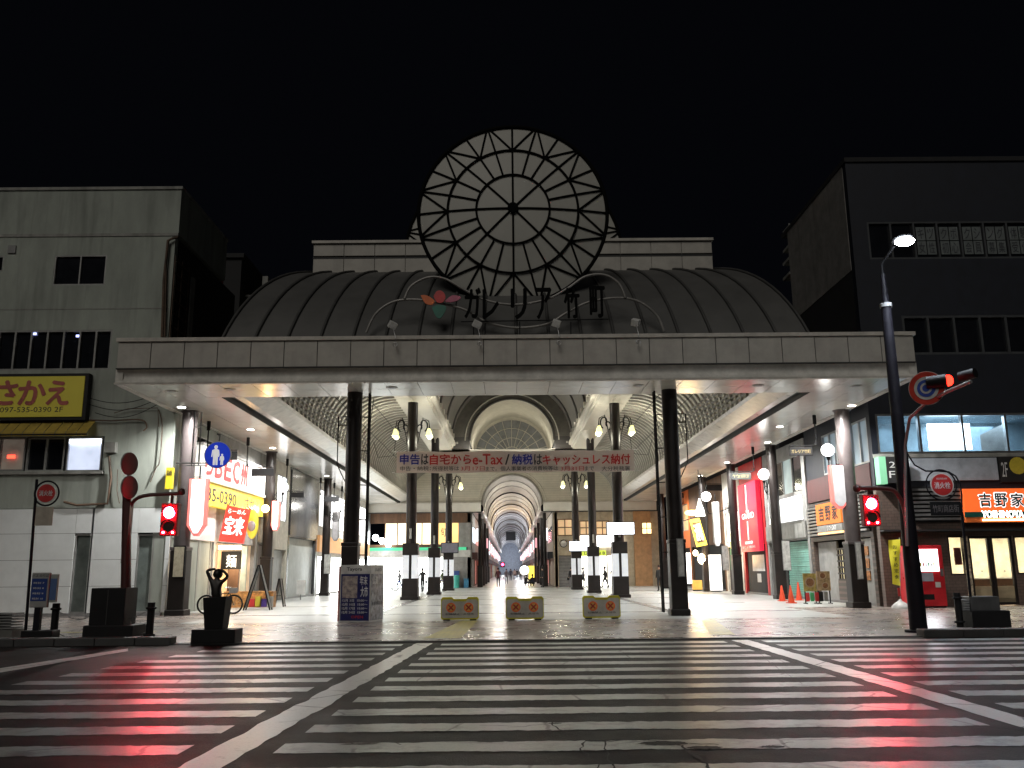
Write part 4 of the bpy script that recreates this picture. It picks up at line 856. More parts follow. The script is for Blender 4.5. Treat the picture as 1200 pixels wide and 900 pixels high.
t4, F = unit('l', 52.6, 60.6, 'dark_granite_shop', 'tall dark granite shop front on the left side', M_granite, nw=0, front=mat('pale_shutter', (.35, .37, .36), .35), fz=3.6)
for k in range(4): MB().fb(F, 52.9+1.9*k, 54.75+1.9*k, 3.7, 7.6, 0, .06).build('granite_slab', M_granite, t4)
t5, F = unit('l', 60.6, 82.5, 'orange_band_shop', 'shop with tall bright windows over an orange panel, far left side', M_white, up=(4.6, 7.2), nw=6, gm=emit('bright_window', (1, 1, 1), 2.2, .1), front=E_white, fz=2.6, band=emit('orange_band', (1, .5, .2), .5), bz=(2.9, 4.0))
# right side
t, F = unit('r', 36.0, 43.6, 'side_entrance_shop', 'side entrance of the beef bowl shop with lattice door and orange sign', M_tile, nw=0, fz=2.75, ztop=4.55)
u0, u1 = -43.2, -40.2
box('lattice_back', emit('lattice_light', (1, .85, .5), 1.4, .3), F, -40.6, -39.35, .95, 2.35, -.3, -.25, t)
for k in range(6): MB().fb(F, -40.65, -39.3, .95+k*.27, 1.03+k*.27, -.2, -.12).build('lattice_bar', M_bronze, t)
for k in range(5): MB().fb(F, -40.62+k*.31, -40.56+k*.31, .95, 2.35, -.22, -.15).build('lattice_bar', M_bronze, t)
MB().fb(F, -40.7, -39.3, .05, .95, -.25, -.12).build('door_panel', M_tile, t)
box('lit_doorway', emit('yellow_doorway', (1, .78, .35), 2.0, .3, 1), F, -39.2, -38.2, .05, 2.4, -.4, -.3, t); MB().fb(F, -38.75, -38.65, .05, 2.4, -.28, -.15).build('door_post', M_bronze, t)
MB().fb(F, -43.2, -40.8, .05, 2.7, -.3, -.2).build('pillar_wall', M_greyw, t); MB().fb(F, -38.1, -36.2, .05, 2.7, -.25, -.1).build('menu_wall', M_greyw, t)
for k in range(3): box('menu_photo', mat('menu_orange', (.6, .25, .08), .5, var=.5, scale=8), F, -37.6, -36.9, 1.0+.5*k, 1.38+.5*k, -.1, -.06, t)
s = thing('beef_bowl_side_sign', 'orange sign with characters on a striped louvre above the side entrance', 'sign', tuple(fp(SRW, -40, 3, 0)))
lb_ = box('louvre_back', M_darkw, F, -43.4, -36.2, 2.95, 4.4, .02, .08, s)
for k in range(9): MB().fb(F, -43.4, -36.2, 3.0+.155*k, 3.08+.155*k, .08, .2).build('slat', M_chrome, s)
box('sign_face', emit('orange_side_face', (1, .25, .04), .6, .1), F, -41.7, -38.6, 3.45, 4.4, .2, .3, s); box('lower_board', M_conc2, F, -41.7, -38.6, 3.12, 3.42, .2, .29, s); ftext('10:00', M_letter_wh, s, F, -40.4, -39.3, 3.17, 3.37, .291)
box('glow_strip', emit('orange_tube', (1, .5, .2), 3, .2), F, -41.7, -38.6, 3.02, 3.1, .2, .28, s)
for i, ch in enumerate('吉野家'): ftext(ch, M_letter_dk, s, F, -41.3+i*.85, -40.65+i*.85, 3.62, 4.25, .302, bold=.05)
lamp('SPOT', (14.2, 39.5, 2.7), 60, (1, .85, .6), .1, 150)
t, F = unit('r', 43.7, 51.0, 'mint_shutter_shop', 'closed shop with a pale mint green shutter and a white lit board above', M_greyw, up=(5.3, 7.2), nw=4, gm=[emit('curtained_window', (.6, .75, .75), .5, .5, 1), M_dkglass], front=None, fz=2.9)
for k in range(24): MB().fb(F, -50.6, -44.1, .1+.115*k, .205+.115*k, -.22, -.2+.012*(k % 2)).build('shutter_slat', M_mint, t)
box('white_board', emit('white_board_face', (1, 1, .97), 1.6, .08), F, -49.6, -44.4, 3.9, 5.1, .02, .2, t); box('grey_board', M_conc2, F, -50.8, -44, 3.0, 3.8, .02, .1, t)
t, F = unit('r', 51.1, 56.4, 'red_panel_shop', 'shop with a tall bright red front panel and white lettering', M_red, nw=0, front=mat('red_shopfront', (.60, .03, .05), .4), fz=2.9)
pn = box('tall_red_panel', emit('red_backlit', (1, .03, .09), .55, .1), F, -55.6, -51.6, 2.5, 6.6, .02, .3, t)
box('white_line', E_softwhite, F, -53.9, -53.7, 4.9, 6.5, .3, .31, t); box('white_line', E_softwhite, F, -53.9, -53.7, 3.2, 4.3, .3, .31, t); ftext('GRAND', E_softwhite, t, F, -55.0, -52.3, 4.45, 4.8, .302, bold=.02); ftext('THE', E_softwhite, t, F, -54.1, -53.3, 4.82, 4.95, .302); ftext('GRAND', E_softwhite, t, F, -54.6, -52.9, 2.95, 3.12, .302); ftext('BAR & DINING', M_letter_wh, t, F, -55.2, -52.4, 2.7, 2.85, .302)
box('notice', mat('pale_notice', (.6, .62, .66), .4), F, -54.9, -52.3, 1.35, 2.3, -.18, -.14, t); box('small_notice', M_white, F, -54.0, -53.2, .7, 1.2, -.18, -.14, t)
t, F = unit('r', 56.5, 61.0, 'white_lit_shop', 'overexposed white lit shop front beside the red panel', M_white, up=(3.2, 5.2), nw=2, gm=emit('blown_window', (1, 1, 1), 2.6, .05), front=E_white, fz=2.9)
t, F = unit('r', 61.1, 72.5, 'golden_lit_bar', 'wooden bar front glowing gold with lanterns and a framed lit sign', M_brown, nw=0, front=emit('golden_front', (1, .62, .22), 1.3, .8, 1.3), fz=3.2)
t, F = unit('r', 72.6, 82.8, 'orange_wall_shop', 'shop with orange-brown wall and lattice windows near the end of the hall', M_orange, up=(4.6, 6.8), nw=4, gm=emit('amber_window', (1, .6, .3), .6, .4), front=mat('beige_front', (.40, .36, .3), .5), fz=3.2)
# end buildings
FE = ('f', 83.3)
def rr(*a): return R(FE, *a)
t = thing('convenience_store', 'brightly lit convenience store with green stripe and golden upper windows at the left end', 'shop', (-8, 83.3, 0)); F = FE
x0, x1 = -13.0, -3.6
z = [0, W(500, 653, 83.3).z, W(500, 645, 83.3).z, W(500, 641.5, 83.3).z, W(500, 638, 83.3).z, W(500, 613, 83.3).z, 6.85]
xs_ = [W(x, 630, 83.3).x for x in (455, 484, 508, 530, 552)]
box('upper_wall', M_brown, F, x0, x1, z[5], z[6], -.3, 0, t); box('white_band', M_white, F, x0, x1, z[1], z[2], -.2, .1, t); box('green_stripe', emit('green_stripe', (.1, .8, .4), .6), F, x0, x1-.4, z[2], z[3], -.2, .12, t)
box('wall_edge', M_greyw, F, xs_[3]+.6, x1, z[3], z[5], -.2, .05, t); box('middle_wall', M_brown, F, x0, x1, z[3], z[4], -.2, .02, t)
box('upper_window', emit('hot_cream_window', (1, .85, .6), 2.2, .3, .4), F, xs_[0]-.3, xs_[2], z[4], z[5], -.3, -.1, t); gw = box('upper_window', emit('gold_window', (1, .68, .25), 1.5, .4, .5), F, xs_[2]+.2, xs_[3]+.6, z[4], z[5], -.3, -.1, t)
for k in range(7): MB().fb(F, xs_[0]-.35+k*1.15, xs_[0]-.27+k*1.15, z[4], z[5], -.1, -.02).build('mullion', M_brown, t)
ftext('旬彩', M_letter_dk, gw, F, xs_[3]-1.1, xs_[3]-.1, z[5]-1.25, z[5]-.4, -.09)
box('glazed_front', emit('store_glow', (.95, 1, .97), 6, .25, .5), F, xs_[0]-2.4, xs_[3], .05, z[1], -.4, -.2, t)
for k in range(8): MB().fb(F, xs_[0]-2.4+k*1.25, xs_[0]-2.33+k*1.25, .05, z[1], -.2, -.12).build('mullion', M_alu, t)
box('side_wall', M_greyw, F, xs_[3], x1, 0, z[1], -.3, 0, t); MB().box(-3.9, -3.6, 83.3, 92, 0, 6.8).build('return_wall', M_greyw, t)
t = thing('side_street_glare_shop', 'blown-out white lamps of a shop front at the far left corner of the hall', 'shop', (-14, 83, 0)); box('lit_front', emit('glare', (.9, .97, 1), 9, .3, 1), FE, -14.2, -13.1, 2.0, 5.2, -.3, .1, t); box('wall', M_greyw, FE, -14.3, -13.05, 0, 7.7, -.5, -.32, t)
for k in range(3): MB().ball(fp(FE, -12.4+.6*k, 4.6-.3*k, .5), .3).build('round_lamp', emit('glare_ball', (.9, .97, 1), 14, 0), t)
t = thing('beige_corner_shop', 'beige shop with lattice windows, round mirror and lit entrance at the right end', 'shop', (9, 83.3, 0))
h1 = rr(653, 671, 608, 628); h2 = rr(679, 695, 610, 627); h3 = rr(698, 714, 610, 627); he = rr(682, 722, 651, 692); hsn = rr(655, 670, 651, 692)
holes(FE, 4.2, 14.6, 0, 6.85, [h1, h2, h3, (he[0], he[1], 0, he[3]), (hsn[0], hsn[1], 0, hsn[3])], -.3, 0).build('wall', M_beige, t)
for h in (h1, h2, h3): window(t, FE, *h, M_brown, emit('restaurant_window', (1, .66, .35), .75, .5, 1.1), 2, 2, .09, 0, .2)
for k in range(10): MB().fb(FE, hsn[0]+.02, hsn[1]-.02, .02+(hsn[3]-.04)/10*k, (hsn[3]-.04)/10*(k+1), -.25, -.2+.01*(k % 2)).build('shutter_slat', M_grey, t)
box('lit_entrance', emit('entrance_light', (1, .97, .85), 5, .5, .9), FE, he[0], he[1], .02, he[3], -.6, -.5, t)
for k in range(5): MB().fb(FE, he[0]+.1+k*.75, he[0]+.2+k*.75, .02, he[3], -.4, -.3).build('mullion', M_alu, t)
a = rr(680, 722, 628, 641); box('white_sign', emit('hot_white_sign', (1, 1, 1), 4, .1), FE, a[0], a[1]+.6, a[2], a[3], .05, .35, t)
a = rr(682, 710, 645, 651.5); p_ = box('yellow_sign', emit('yellow_green_sign', (.75, .9, .1), .8), FE, *a, .05, .2, t); ftext('LIPTON B', M_letter_dk, p_, FE, a[0]+.2, a[1]-.1, a[2]+.12, a[3]-.12, .201, bold=.04)
p = W(660.5, 637, 83.1); MB().cyl((p.x, 83.28, p.z), (p.x, 83.15, p.z), .36, n=24).build('mirror_rim', M_bronze, t); MB().cyl((p.x, 83.15, p.z), (p.x, 83.13, p.z), .3, n=24).build('mirror', M_chrome, t)
MB().box(4.25, 4.5, 83.3, 95, 0, 6.8).build('return_wall', M_beige, t)
t = thing('orange_corner_house', 'tall orange-brown wall with lattice window at the far right corner of the hall', 'shop', (12, 82.6, 0)); h = R(('f', 82.9), 752, 764, 612, 626); holes(('f', 82.9), 11.6, 13.2, 0, 6.85, [h], -.2, 0).build('wall', mat('orange_brown_wall', (.5, .28, .13), .6), t); window(t, ('f', 82.9), *h, M_brown, E_warm, 2, 2, .06, 0, .15)

# ---- shops along the far street: each house, its lit front and its hanging sign
rnd = random.Random(3)
ORD = ['nearest', 'second', 'third', 'fourth', 'fifth', 'sixth', 'seventh', 'eighth', 'ninth', 'tenth', 'eleventh', 'twelfth', 'thirteenth', 'fourteenth', 'fifteenth', 'sixteenth', 'seventeenth', 'eighteenth', 'nineteenth', 'twentieth', 'twenty-first', 'twenty-second', 'twenty-third', 'twenty-fourth', 'twenty-fifth', 'twenty-sixth']
M_row = [mat('row_wall_%d' % i, c, .6) for i, c in enumerate(((.4, .38, .34), (.3, .3, .3), (.45, .40, .32), (.35, .2, .15)))]
E_row = [emit('row_front_white', (1, .98, .95), 2.0, .4), emit('row_front_warm', (1, .8, .55), 1.4, .4), emit('row_front_pink', (1, .4, .35), 1.0, .4), emit('row_front_cool', (.8, .9, 1), 1.6, .4)]
names = ['white', 'warm', 'reddish', 'cool']; bw = ['cream', 'grey', 'tan', 'reddish brown']
E_bn = [emit('lantern_white', (1, .96, .98), 1.4, .1), emit('lantern_pink', (1, .45, .5), 1.0, .1)]
for s in (-1, 1):
    y = 84.0; F = ('l', -3.5) if s < 0 else ('r', 4.1); i = 0
    while y < 285:
        L_ = 7.5+rnd.random()*3; yb = y+L_-.05; u0, u1 = (y, yb) if s < 0 else (-yb, -y); k = rnd.randrange(4); e = rnd.randrange(4); i += 1
        t = thing('row_shop', '%s shop with %s front, number %d along the %s of the far street' % (bw[k], names[e], i, 'left' if s < 0 else 'right'), 'shop', tuple(fp(F, (u0+u1)/2, 0, 0)), 0, 'shops along the far street'); t['label'] = '%s %s shop with %s front on the %s of the far street' % (ORD[i-1], bw[k], names[e], 'left' if s < 0 else 'right')
        MB().fb(F, u0, u1, 2.7, 6.88, -.3, 0).build('wall', M_row[k], t); MB().fb(F, u0+.2, u1-.2, .05, 2.6, -.5, -.3).build('lit_front', E_row[e], t); MB().fb(F, u0, u0+.2, 0, 2.7, -.4, 0).build('pier', M_row[k], t)
        MB().fb(F, u0+.1, u1-.1, 2.6, 3.2, 0, .5).build('awning', [M_black, M_navy, M_maroon][rnd.randrange(3)], t)
        if rnd.random() < .7: MB().fb(F, u0+.8, u1-.8, 4.2, 5.6, 0, .05).build('window', [E_row[3], M_dkglass, M_dkglass, E_row[2]][rnd.randrange(4)], t)
        y += L_
    for j in range(21):
        yy = 88+9.3*j; x = (-3.0 if s < 0 else 3.6)
        t = thing('hanging_lantern_sign', '%s %s upright lit sign on the %s of the far street' % (ORD[j], ('white', 'pinkish')[j % 2], 'left' if s < 0 else 'right'), 'lit sign', (x, yy, 5.6), 0, 'lit signs along the far street')
        MB().box(x-.24, x+.24, yy-.08, yy+.08, 4.35, 5.6).build('light_box', E_bn[j % 2], t); MB().cyl((x, yy, 5.6), (x, yy, 6.95), .03, n=5).build('rod', M_black, t)
for s in (-1, 1):
    for j, yy in enumerate((85.5, 94, 104, 116)):
        x = AX+s*3.1
        o = MB().cyl((x, yy, 0), (x, yy, 6.9), .17, n=12).box(x-.25, x+.25, yy-.25, yy+.25, 0, 2.0).build('street_column', M_bronze, st)
o = thing('far_red_signal', 'small red traffic light glowing at the far end of the street', 'traffic light', (-1.5, 200, 5.0)); p = W(589, 661.5, 200); o.location = (p.x, 200, p.z); MB().box(p.x-.5, p.x+.5, 200.1, 200.3, p.z-.6, p.z+.5).build('housing', M_black, o); MB().cyl((p.x, 200, p.z), (p.x, 200.1, p.z), .3, n=12).build('lens', emit('far_red', (1, .05, .15), 14, 0), o)

# ================================================================= THINGS
def Z(px, py, z): return G(px, py, z)
# ---- tax banner between the inner columns
Yb = 49.0
a = R(('f', Yb), 465, 743, 528.5, 553.5); FB = ('f', Yb)
M_bann = mat('banner_cloth', (.80, .72, .69), .7, var=.06, scale=.5)
s = thing('tax_banner', 'long pale banner about tax filing stretched between the inner columns', 'banner', tuple(W(604, 541, Yb)))
rows = [[Vector((a[0]+(a[1]-a[0])*i/40, Yb-.04*math.sin(i*.7)*math.sin(j), a[2]+(a[3]-a[2])*j/4+.03*math.sin(i*.5))) for i in range(41)] for j in range(5)]
MB().grid(rows).build('cloth', M_bann, s); MB().box(a[0]-.02, a[1]+.02, Yb+.06, Yb+.09, a[2]+.03, a[3]-.02).build('backing', M_bann, s)
for x in (a[0], a[1]):
    for z in (a[2], a[3]): MB().cyl((x, Yb, z), (x-(.6 if x < 0 else -.6)*.5, Yb+.4, z+.1), .012, n=5).build('rope', M_white, s)
def runs(items, y0, y1, mats, bold):
    for (ch, x0, x1), m in zip(items, mats):
        c = R(FB, x0, x1, y0, y1); ftext(ch, m, s, FB, c[0], c[1], c[2]-.0, c[3], .07, depth=.012, bold=bold)
B_, K_, R_ = M_letter_blue, M_letter_dk, M_letter_red
runs([('申告', 469, 492), ('は', 494, 502), ('自宅から', 504, 552), ('e-Tax', 554, 589), ('/', 592, 597), ('納税', 600, 624), ('は', 626, 635), ('キャッシュレス納付', 636, 738)], 532.5, 544.5, [B_, K_, R_, R_, K_, B_, K_, R_], .04)
runs([('申告・納税：', 469, 505), ('所得税等は', 507, 538), ('3月17日', 540, 568), ('まで。個人事業者の消費税等は', 569, 654), ('3月31日', 657, 684), ('まで', 685, 696), ('大分税務署', 705, 738)], 546.5, 551.8, [K_, K_, R_, K_, R_, K_, K_], .02)

# ---- bell lamps on scrolled brackets
E_bell = emit('bell_lamp_glow', (1, .97, .45), 1.5, .2); E_bulb = emit('bell_lamp_bulb', (1, 1, .85), 9, 0)
def scroll(cx_, z, s, k=1.0, n=26):
    """spiral in the x-z plane"""
    return [Vector((cx_+s*k*(.30-.30*t*.8)*math.cos(-1.2+5.2*t), 0, z+k*(.42-.42*t*.75)*math.sin(-1.2+5.2*t))) for t in [i/n for i in range(n+1)]]
def bell(x, y, z, s, k, label):
    t = thing('bell_lamp', label, 'lamp', (x+s*.29, y, z), 0, 'bell lamps on the inner columns')
    mb = MB(); X0 = s*.05
    mb.tube([p+Vector((s*.3*k, 0, .55*k)) for p in scroll(0, 0, s, k)], .045*k, 6); mb.tube([p*1.0+Vector((s*.15*k, 0, .35*k)) for p in scroll(0, 0, -s, k*.75)], .04*k, 6)
    mb.tube([(X0-s*.05, 0, -.55*k), (X0+s*.1, 0, .2*k), (s*.3*k, 0, .95*k), (s*.62*k, 0, .75*k), (s*.68*k, 0, .35*k)], .03*k, 6); mb.cyl((-s*.03, 0, -.7*k), (-s*.03, 0, .8*k), .035*k, n=6)
    mb.build('scroll_bracket', M_black, t, local=True)
    for dy, dz in ((-.28, 0), (.28, -.02)):
        c = (s*.66*k, dy, dz)
        b_ = MB().lathe(c, [(.05*k, .28*k), (.09*k, .26*k), (.13*k, .05*k), (.19*k, -.12*k), (.17*k, -.14*k), (.02, -.12*k)], 14).build('bell_shade', E_bell, t, local=True)
        MB().ball((c[0], c[1], c[2]-.12*k), .12*k).build('bulb', E_bulb, b_, local=True)
        MB().tube([(c[0], 0, .35*k), (c[0], dy, .4*k), (c[0], dy, c[2]+.28*k)], .016*k, 5).build('arm', M_black, t, local=True)
    lamp('POINT', (x+s*(.29+1.1*k), y, z-.35*k), 170, (1, .95, .75), .15)
for x, y, py in ((-5.45, 49.6, 509), (6.2, 50.4, 505), (-4.85, 71.6, 570), (5.3, 70.8, 568)):
    px = 480 if x < 0 else 722; z = W(px if y < 60 else (526 if x < 0 else 677), py, y).z
    for s in (-1, 1): bell(x, y, z, s, 1.0, 'yellow-green glowing bell lamps on the %s side of the %s inner %s column' % ('left' if s < 0 else 'right', 'near' if y < 60 else 'far', 'left' if x < 0 else 'right'))

# ---- lit screens on the inner columns
def screen(x0, x1, y0, y1, Y, m, label, colx):
    a = R(('f', Y), x0, x1, y0, y1); t = thing('display_board', label, 'display board', ((a[0]+a[1])/2, Y, a[2]))
    MB().box(a[0]-.05, a[1]+.05, Y, Y+.14, a[2]-.05, a[3]+.05).build('housing', M_black, t, bevel=.02); MB().box(a[0], a[1], Y-.02, Y-.001, a[2], a[3]).build('screen', m, t); MB().cyl((colx, Y+.1, (a[2]+a[3])/2), (colx, Y+.7, (a[2]+a[3])/2), .06, n=8).build('bracket', M_black, t)
screen(711.5, 743, 612.5, 626, 49.8, emit('screen_white', (.93, .95, 1), 3.5, .05), 'large bright white display board on the near right inner column', 6.2)
screen(667.5, 689, 634.5, 645.5, 70.0, emit('screen_blue_white', (.8, .87, 1), 3.0, .05), 'smaller bright display board on the far right inner column', 5.3)
screen(517.5, 536.5, 636.5, 647.5, 70.9, mat('dim_screen', (.22, .22, .27), .3), 'switched-off grey display board on the far left inner column', -4.85)

# ---- globe lamps with scrolls and pennant light boxes on the side columns
E_globe = emit('globe_glow', (1, .99, .97), 3.2, .05)
def globe(px, py, Y, colx, label, r=.27):
    c = W(px, py, Y); t = thing('globe_lamp', label, 'lamp', (c.x, c.y, c.z), 0, 'globe lamps along the side columns')
    MB().ball((0, 0, 0), r, 20, 12).build('globe', E_globe, t, local=True); d = colx-c.x; s = 1 if d > 0 else -1
    MB().lathe((0, 0, -r-.16), [(.03, 0), (.05, .02), (.09, .16)], 10).build('holder', M_black, t, local=True)
    MB().tube([(0, 0, -r-.15), (0, 0, -r-.5), (s*.12, 0, -r-.72), (s*.4, 0, -r-.75), (d-s*.2, 0, -r-.4), (d-s*.28, 0, -r-.1)], .03, 6).tube([p+Vector((d-s*.35, 0, -r-.45)) for p in scroll(0, 0, s, .5)], .025, 5).build('scroll_bracket', M_black, t, local=True)
    lamp('POINT', (c.x, c.y-.4, c.z), 35, (1, .97, .9), .2)
globe(970, 527.5, 35, 13.5, 'white globe lamp beside the nearest right column', .26); globe(895, 556, 45.1, 13.5, 'white globe lamp beside the second right column', .29); globe(827.5, 582, 53.5, 13.5, 'white globe lamp near the golden bar, third on the right', .30)
globe(332, 571, 46, -12.45, 'white globe lamp beside the second left column', .26); globe(399, 593, 60, -12.3, 'small white globe lamp on the third left column', .28); globe(794, 593, 61, 13.3, 'white globe lamp near the far right columns', .26)
def pennant(x0, x1, y0, y1, Y, face, edge, label, tip=.25):
    a = R(('f', Y), x0, x1, y0, y1); w_ = a[1]-a[0]; xm = (a[0]+a[1])/2; e = w_*.2
    t = thing('pennant_light_box', label, 'lit sign', (xm, Y, a[3]), 0, 'pointed light boxes on the side columns')
    def out(g): return [(a[0]+g, a[3]-g*.3), (a[0]+g, a[2]+tip+g*.3), (xm-.08, a[2]+g), (xm+.08, a[2]+g), (a[1]-g, a[2]+tip+g*.3), (a[1]-g, a[3]-g*.3)]
    MB().prism(out(0), (0, Y, 0), (1, 0, 0), (0, 0, 1), .22).build('edge_box', edge, t); MB().prism(out(e*.75), (0, Y-.02, 0), (1, 0, 0), (0, 0, 1), .018).build('lit_face', face, t)
    MB().cyl((xm, Y+.1, a[3]), (xm, Y+.1, a[3]+.5), .03, n=6).build('hanger', M_black, t)
E_pf = emit('pennant_face', (1, .96, .97), 2.4, .05); E_pe = emit('pennant_edge', (1, .25, .22), .9, .1)
pennant(220, 242, 561, 628, 33.7, E_pf, E_pe, 'bright white pointed light box with orange-red edges by the nearest left column', .4); pennant(318, 327, 587, 622, 45.7, E_pf, E_pe, 'bright pointed light box by the second left column')
pennant(974, 993, 545, 596, 34.8, emit('pennant_grey_face', (.8, .8, .82), .35, .5, 3), E_pe, 'white pointed light box with red edges beside the nearest right column'); pennant(902, 912, 567, 612, 45, mat('dull_pennant', (.3, .3, .3), .5), M_grey, 'unlit grey pointed light box by the second right column'); pennant(836, 844, 588, 640, 53, E_pf, M_white, 'overexposed white pointed light box beside the golden bar')
pennant(389, 397, 600, 634, 60, mat('dull_pennant2', (.3, .29, .3), .5), M_grey, 'unlit grey pointed light box on the third left column')

# ---- name plates hanging from the side soffits
def hangsign(px, py, sx0, sx1, sy0, sy1, label, txt='', m=None):
    p = Z(px, py, 7.72); Y = p.y; a = R(('f', Y), sx0, sx1, sy0, sy1)
    t = thing('hanging_name_plate', label, 'hanging sign', (p.x, Y, 7.72), 0, 'name plates hanging from the side ceiling')
    MB().cyl((p.x, Y, 7.73), (p.x, Y, 7.35), .075, n=10).cyl((p.x, Y, 7.35), (p.x, Y, a[3]+.1), .03, n=6).build('rod', M_black, t)
    xm = a[1] if a[1] < p.x+.3 else a[0]
    MB().tube([(p.x, Y, a[3]+.3), (p.x-(p.x-xm)*.3, Y, a[3]+.08), (xm, Y, a[3]+.06), (a[0]+a[1]-xm, Y, a[3]+.05)], .025, 5).build('arm', M_black, t)
    pl = MB().box(a[0], a[1], Y-.03, Y+.03, a[2], a[3]).build('plate', m or M_black, t, bevel=.01)
    if txt: ftext(txt, mat('amber_letters', (.45, .33, .12), .5), t, ('f', Y), a[0]+.08, a[1]-.08, a[2]+.1, a[3]-.1, .032, depth=.004)
hangsign(954, 487, 925, 952, 524, 534, 'dark name plate with amber characters near the second right column', 'ガレリア竹町')
hangsign(882, 524, 856, 880, 554, 562, 'pale grey name plate by the red shop panel', '竹町', mat('pale_plate', (.02, .025, .025), .5)); hangsign(821, 556, 827, 846, 568, 575, 'dark name plate near the golden bar')
hangsign(291, 513, 295, 321, 549, 558, 'dark name plate beside the second left column'); hangsign(245, 494, 249, 278, 529, 539, 'dark name plate partly behind the round blue sign')
hangsign(337, 538, 340, 356, 577, 583, 'name plate hanging beside the left globe lamp'); hangsign(376, 560, 379, 397, 582, 588, 'name plate beside the third left column'); hangsign(800, 578, 783, 798, 592, 598, 'small name plate far along the right ceiling')
for px, py in ((392, 566), (401, 570), (408, 574)): hangsign(px, py, px+2, px+14, 591, 596, 'small dark name plate far along the left ceiling, %s of three' % {392: 'nearest', 401: 'middle', 408: 'farthest'}[px])

# ---- round blue pedestrian sign
Y = 28.2; c = W(255, 533, Y)
t = thing('pedestrian_sign', 'round blue sign with white adult and child figures hung from the left soffit', 'road sign', tuple(c))
MB().cyl(c, c+Vector((0, .03, 0)), .435, n=40).build('white_rim', M_white, t); MB().cyl(c+Vector((0, -.006, 0)), c+Vector((0, -.001, 0)), .41, n=40).build('sign_face', emit('blue_face', (.01, .06, .85), .35, 0, base=(.02, .05, .5)), t)
def sil(pts, x0, y0, k): return [(x0+x*k, y0+y*k) for x, y in pts]
man = [(-.05, 1), (.05, 1), (.085, .95), (.085, .87), (.04, .81), (.16, .76), (.2, .5), (.17, .4), (.12, .42), (.13, .6), (.12, .42), (.12, 0), (.02, 0), (0, .38), (-.02, 0), (-.12, 0), (-.12, .42), (-.15, .62), (-.16, .4), (-.22, .42), (-.18, .76), (-.04, .81), (-.085, .87), (-.085, .95)]
for x0, y0, k in ((-.06, -.33, .64), (.15, -.33, .36)):
    MB().prism(sil(man, c.x+x0, c.z+y0, k)[::-1], (0, Y-.012, 0), (1, 0, 0), (0, 0, 1), .005).build('white_figure', emit('white_glow_sheeting', (1, 1, 1), .45, 0, base=(.8, .8, .8)), t)  # unlit figures given a slight glow so they read white
q0 = Z(250, 455, 7.75)
MB().cyl((c.x-.15, Y+.05, c.z+.3), (c.x-.15, Y+.05, c.z-.3), .02, n=6).cyl((c.x-1.35, Y+.08, c.z-.25), (c.x, Y+.08, c.z-.25), .025, n=6).build('bracket', M_chrome, t)
mb = MB(); xx = W(229, 480, Y+.1).x; mb.cyl((xx, Y+.1, W(229, 482, Y).z), (xx, Y+.1, W(229, 546, Y).z), .025, n=6).cyl((xx+.22, Y+.1, W(229, 482, Y).z), (xx+.22, Y+.1, W(229, 546, Y).z), .025, n=6).cyl((xx, Y+.1, W(229, 500, Y).z), (xx+.22, Y+.1, W(229, 500, Y).z), .02, n=6).cyl((xx-.2, Y+.1, W(229, 545, Y).z), (xx+.5, Y+.1, W(229, 545, Y).z), .02, n=6)
mb.build('hanger_frame', M_chrome, t)

# ---- advertising kiosk
kx, ky = W(424, 700, 28.9).x, 28.9; S_ = 1.16
t = thing('advertising_kiosk', 'square poster kiosk with white header and dark blue posters around the left front column', 'kiosk', (kx, ky, 0), math.radians(-15))
hgt = W(424, 662, 28.4).z; hw = .52
M_bp = mat('dark_blue_poster', (.015, .02, .13), .35, var=.3, scale=5); M_pp = mat('monochrome_poster', (.30, .32, .36), .4, var=.49, scale=7)
MB().box(-hw, hw, -hw, hw, 0, hgt).build('kiosk_body', M_white, t, local=True, bevel=.01); MB().box(-hw-.05, -hw-.005, -hw-.02, hw, .02, hgt-.03).build('pink_edge', mat('pink_panel', (.6, .25, .25), .5), t, local=True)
MB().box(-hw+.04, hw-.03, -hw-.012, -hw-.001, .05, hgt-.28).build('poster', M_bp, t, local=True); MB().box(hw+.001, hw+.012, -hw+.03, hw-.03, .05, hgt-.28).build('poster', M_pp, t, local=True)
MB().box(-hw+.09, -.02+.1, -hw-.02, -hw-.012, hgt-1.02, hgt-.34).build('photo', mat('group_photo', (.42, .36, .30), .5, var=.5, scale=9, dark=(.10, .08, .12)), t, local=True)
ff = ('f', -hw-.0)
def kt(sx, u0, u1, z0, z1, m, d=.022, right=False, b=.03):
    if right: text(sx, m, t, wloc(t)+Vector((hw+.014, (u0+u1)/2, (z0+z1)/2)), (0, 1, 0), (0, 0, 1), u1-u0, z1-z0, 'lettering', .003, b)
    else: text(sx, m, t, wloc(t)+Vector(((u0+u1)/2, -hw-d, (z0+z1)/2)), (1, 0, 0), (0, 0, 1), u1-u0, z1-z0, 'lettering', .003, b)
kt('Tayora', -.3, .22, hgt-.21, hgt-.07, M_letter_dk, .004); kt('年末', .17, .42, hgt-.62, hgt-.34, M_letter_wh); kt('大市', .20, .44, hgt-.98, hgt-.66, M_letter_wh)
for k in range(4): kt('12月 %d日  15:00〜' % (k*7+3), -.42, .44, .62-.12*k, .70-.12*k, M_letter_wh)
kt('OPEN', -.1, .3, .12, .2, M_letter_red); kt('公演', -.4, .0, hgt-.6, hgt-.35, M_letter_wh, right=True); kt('出演者募集中', -.42, .4, .5, .62, M_letter_dk, right=True); kt('INFO', -.2, .3, hgt-.2, hgt-.1, M_grey, right=True)

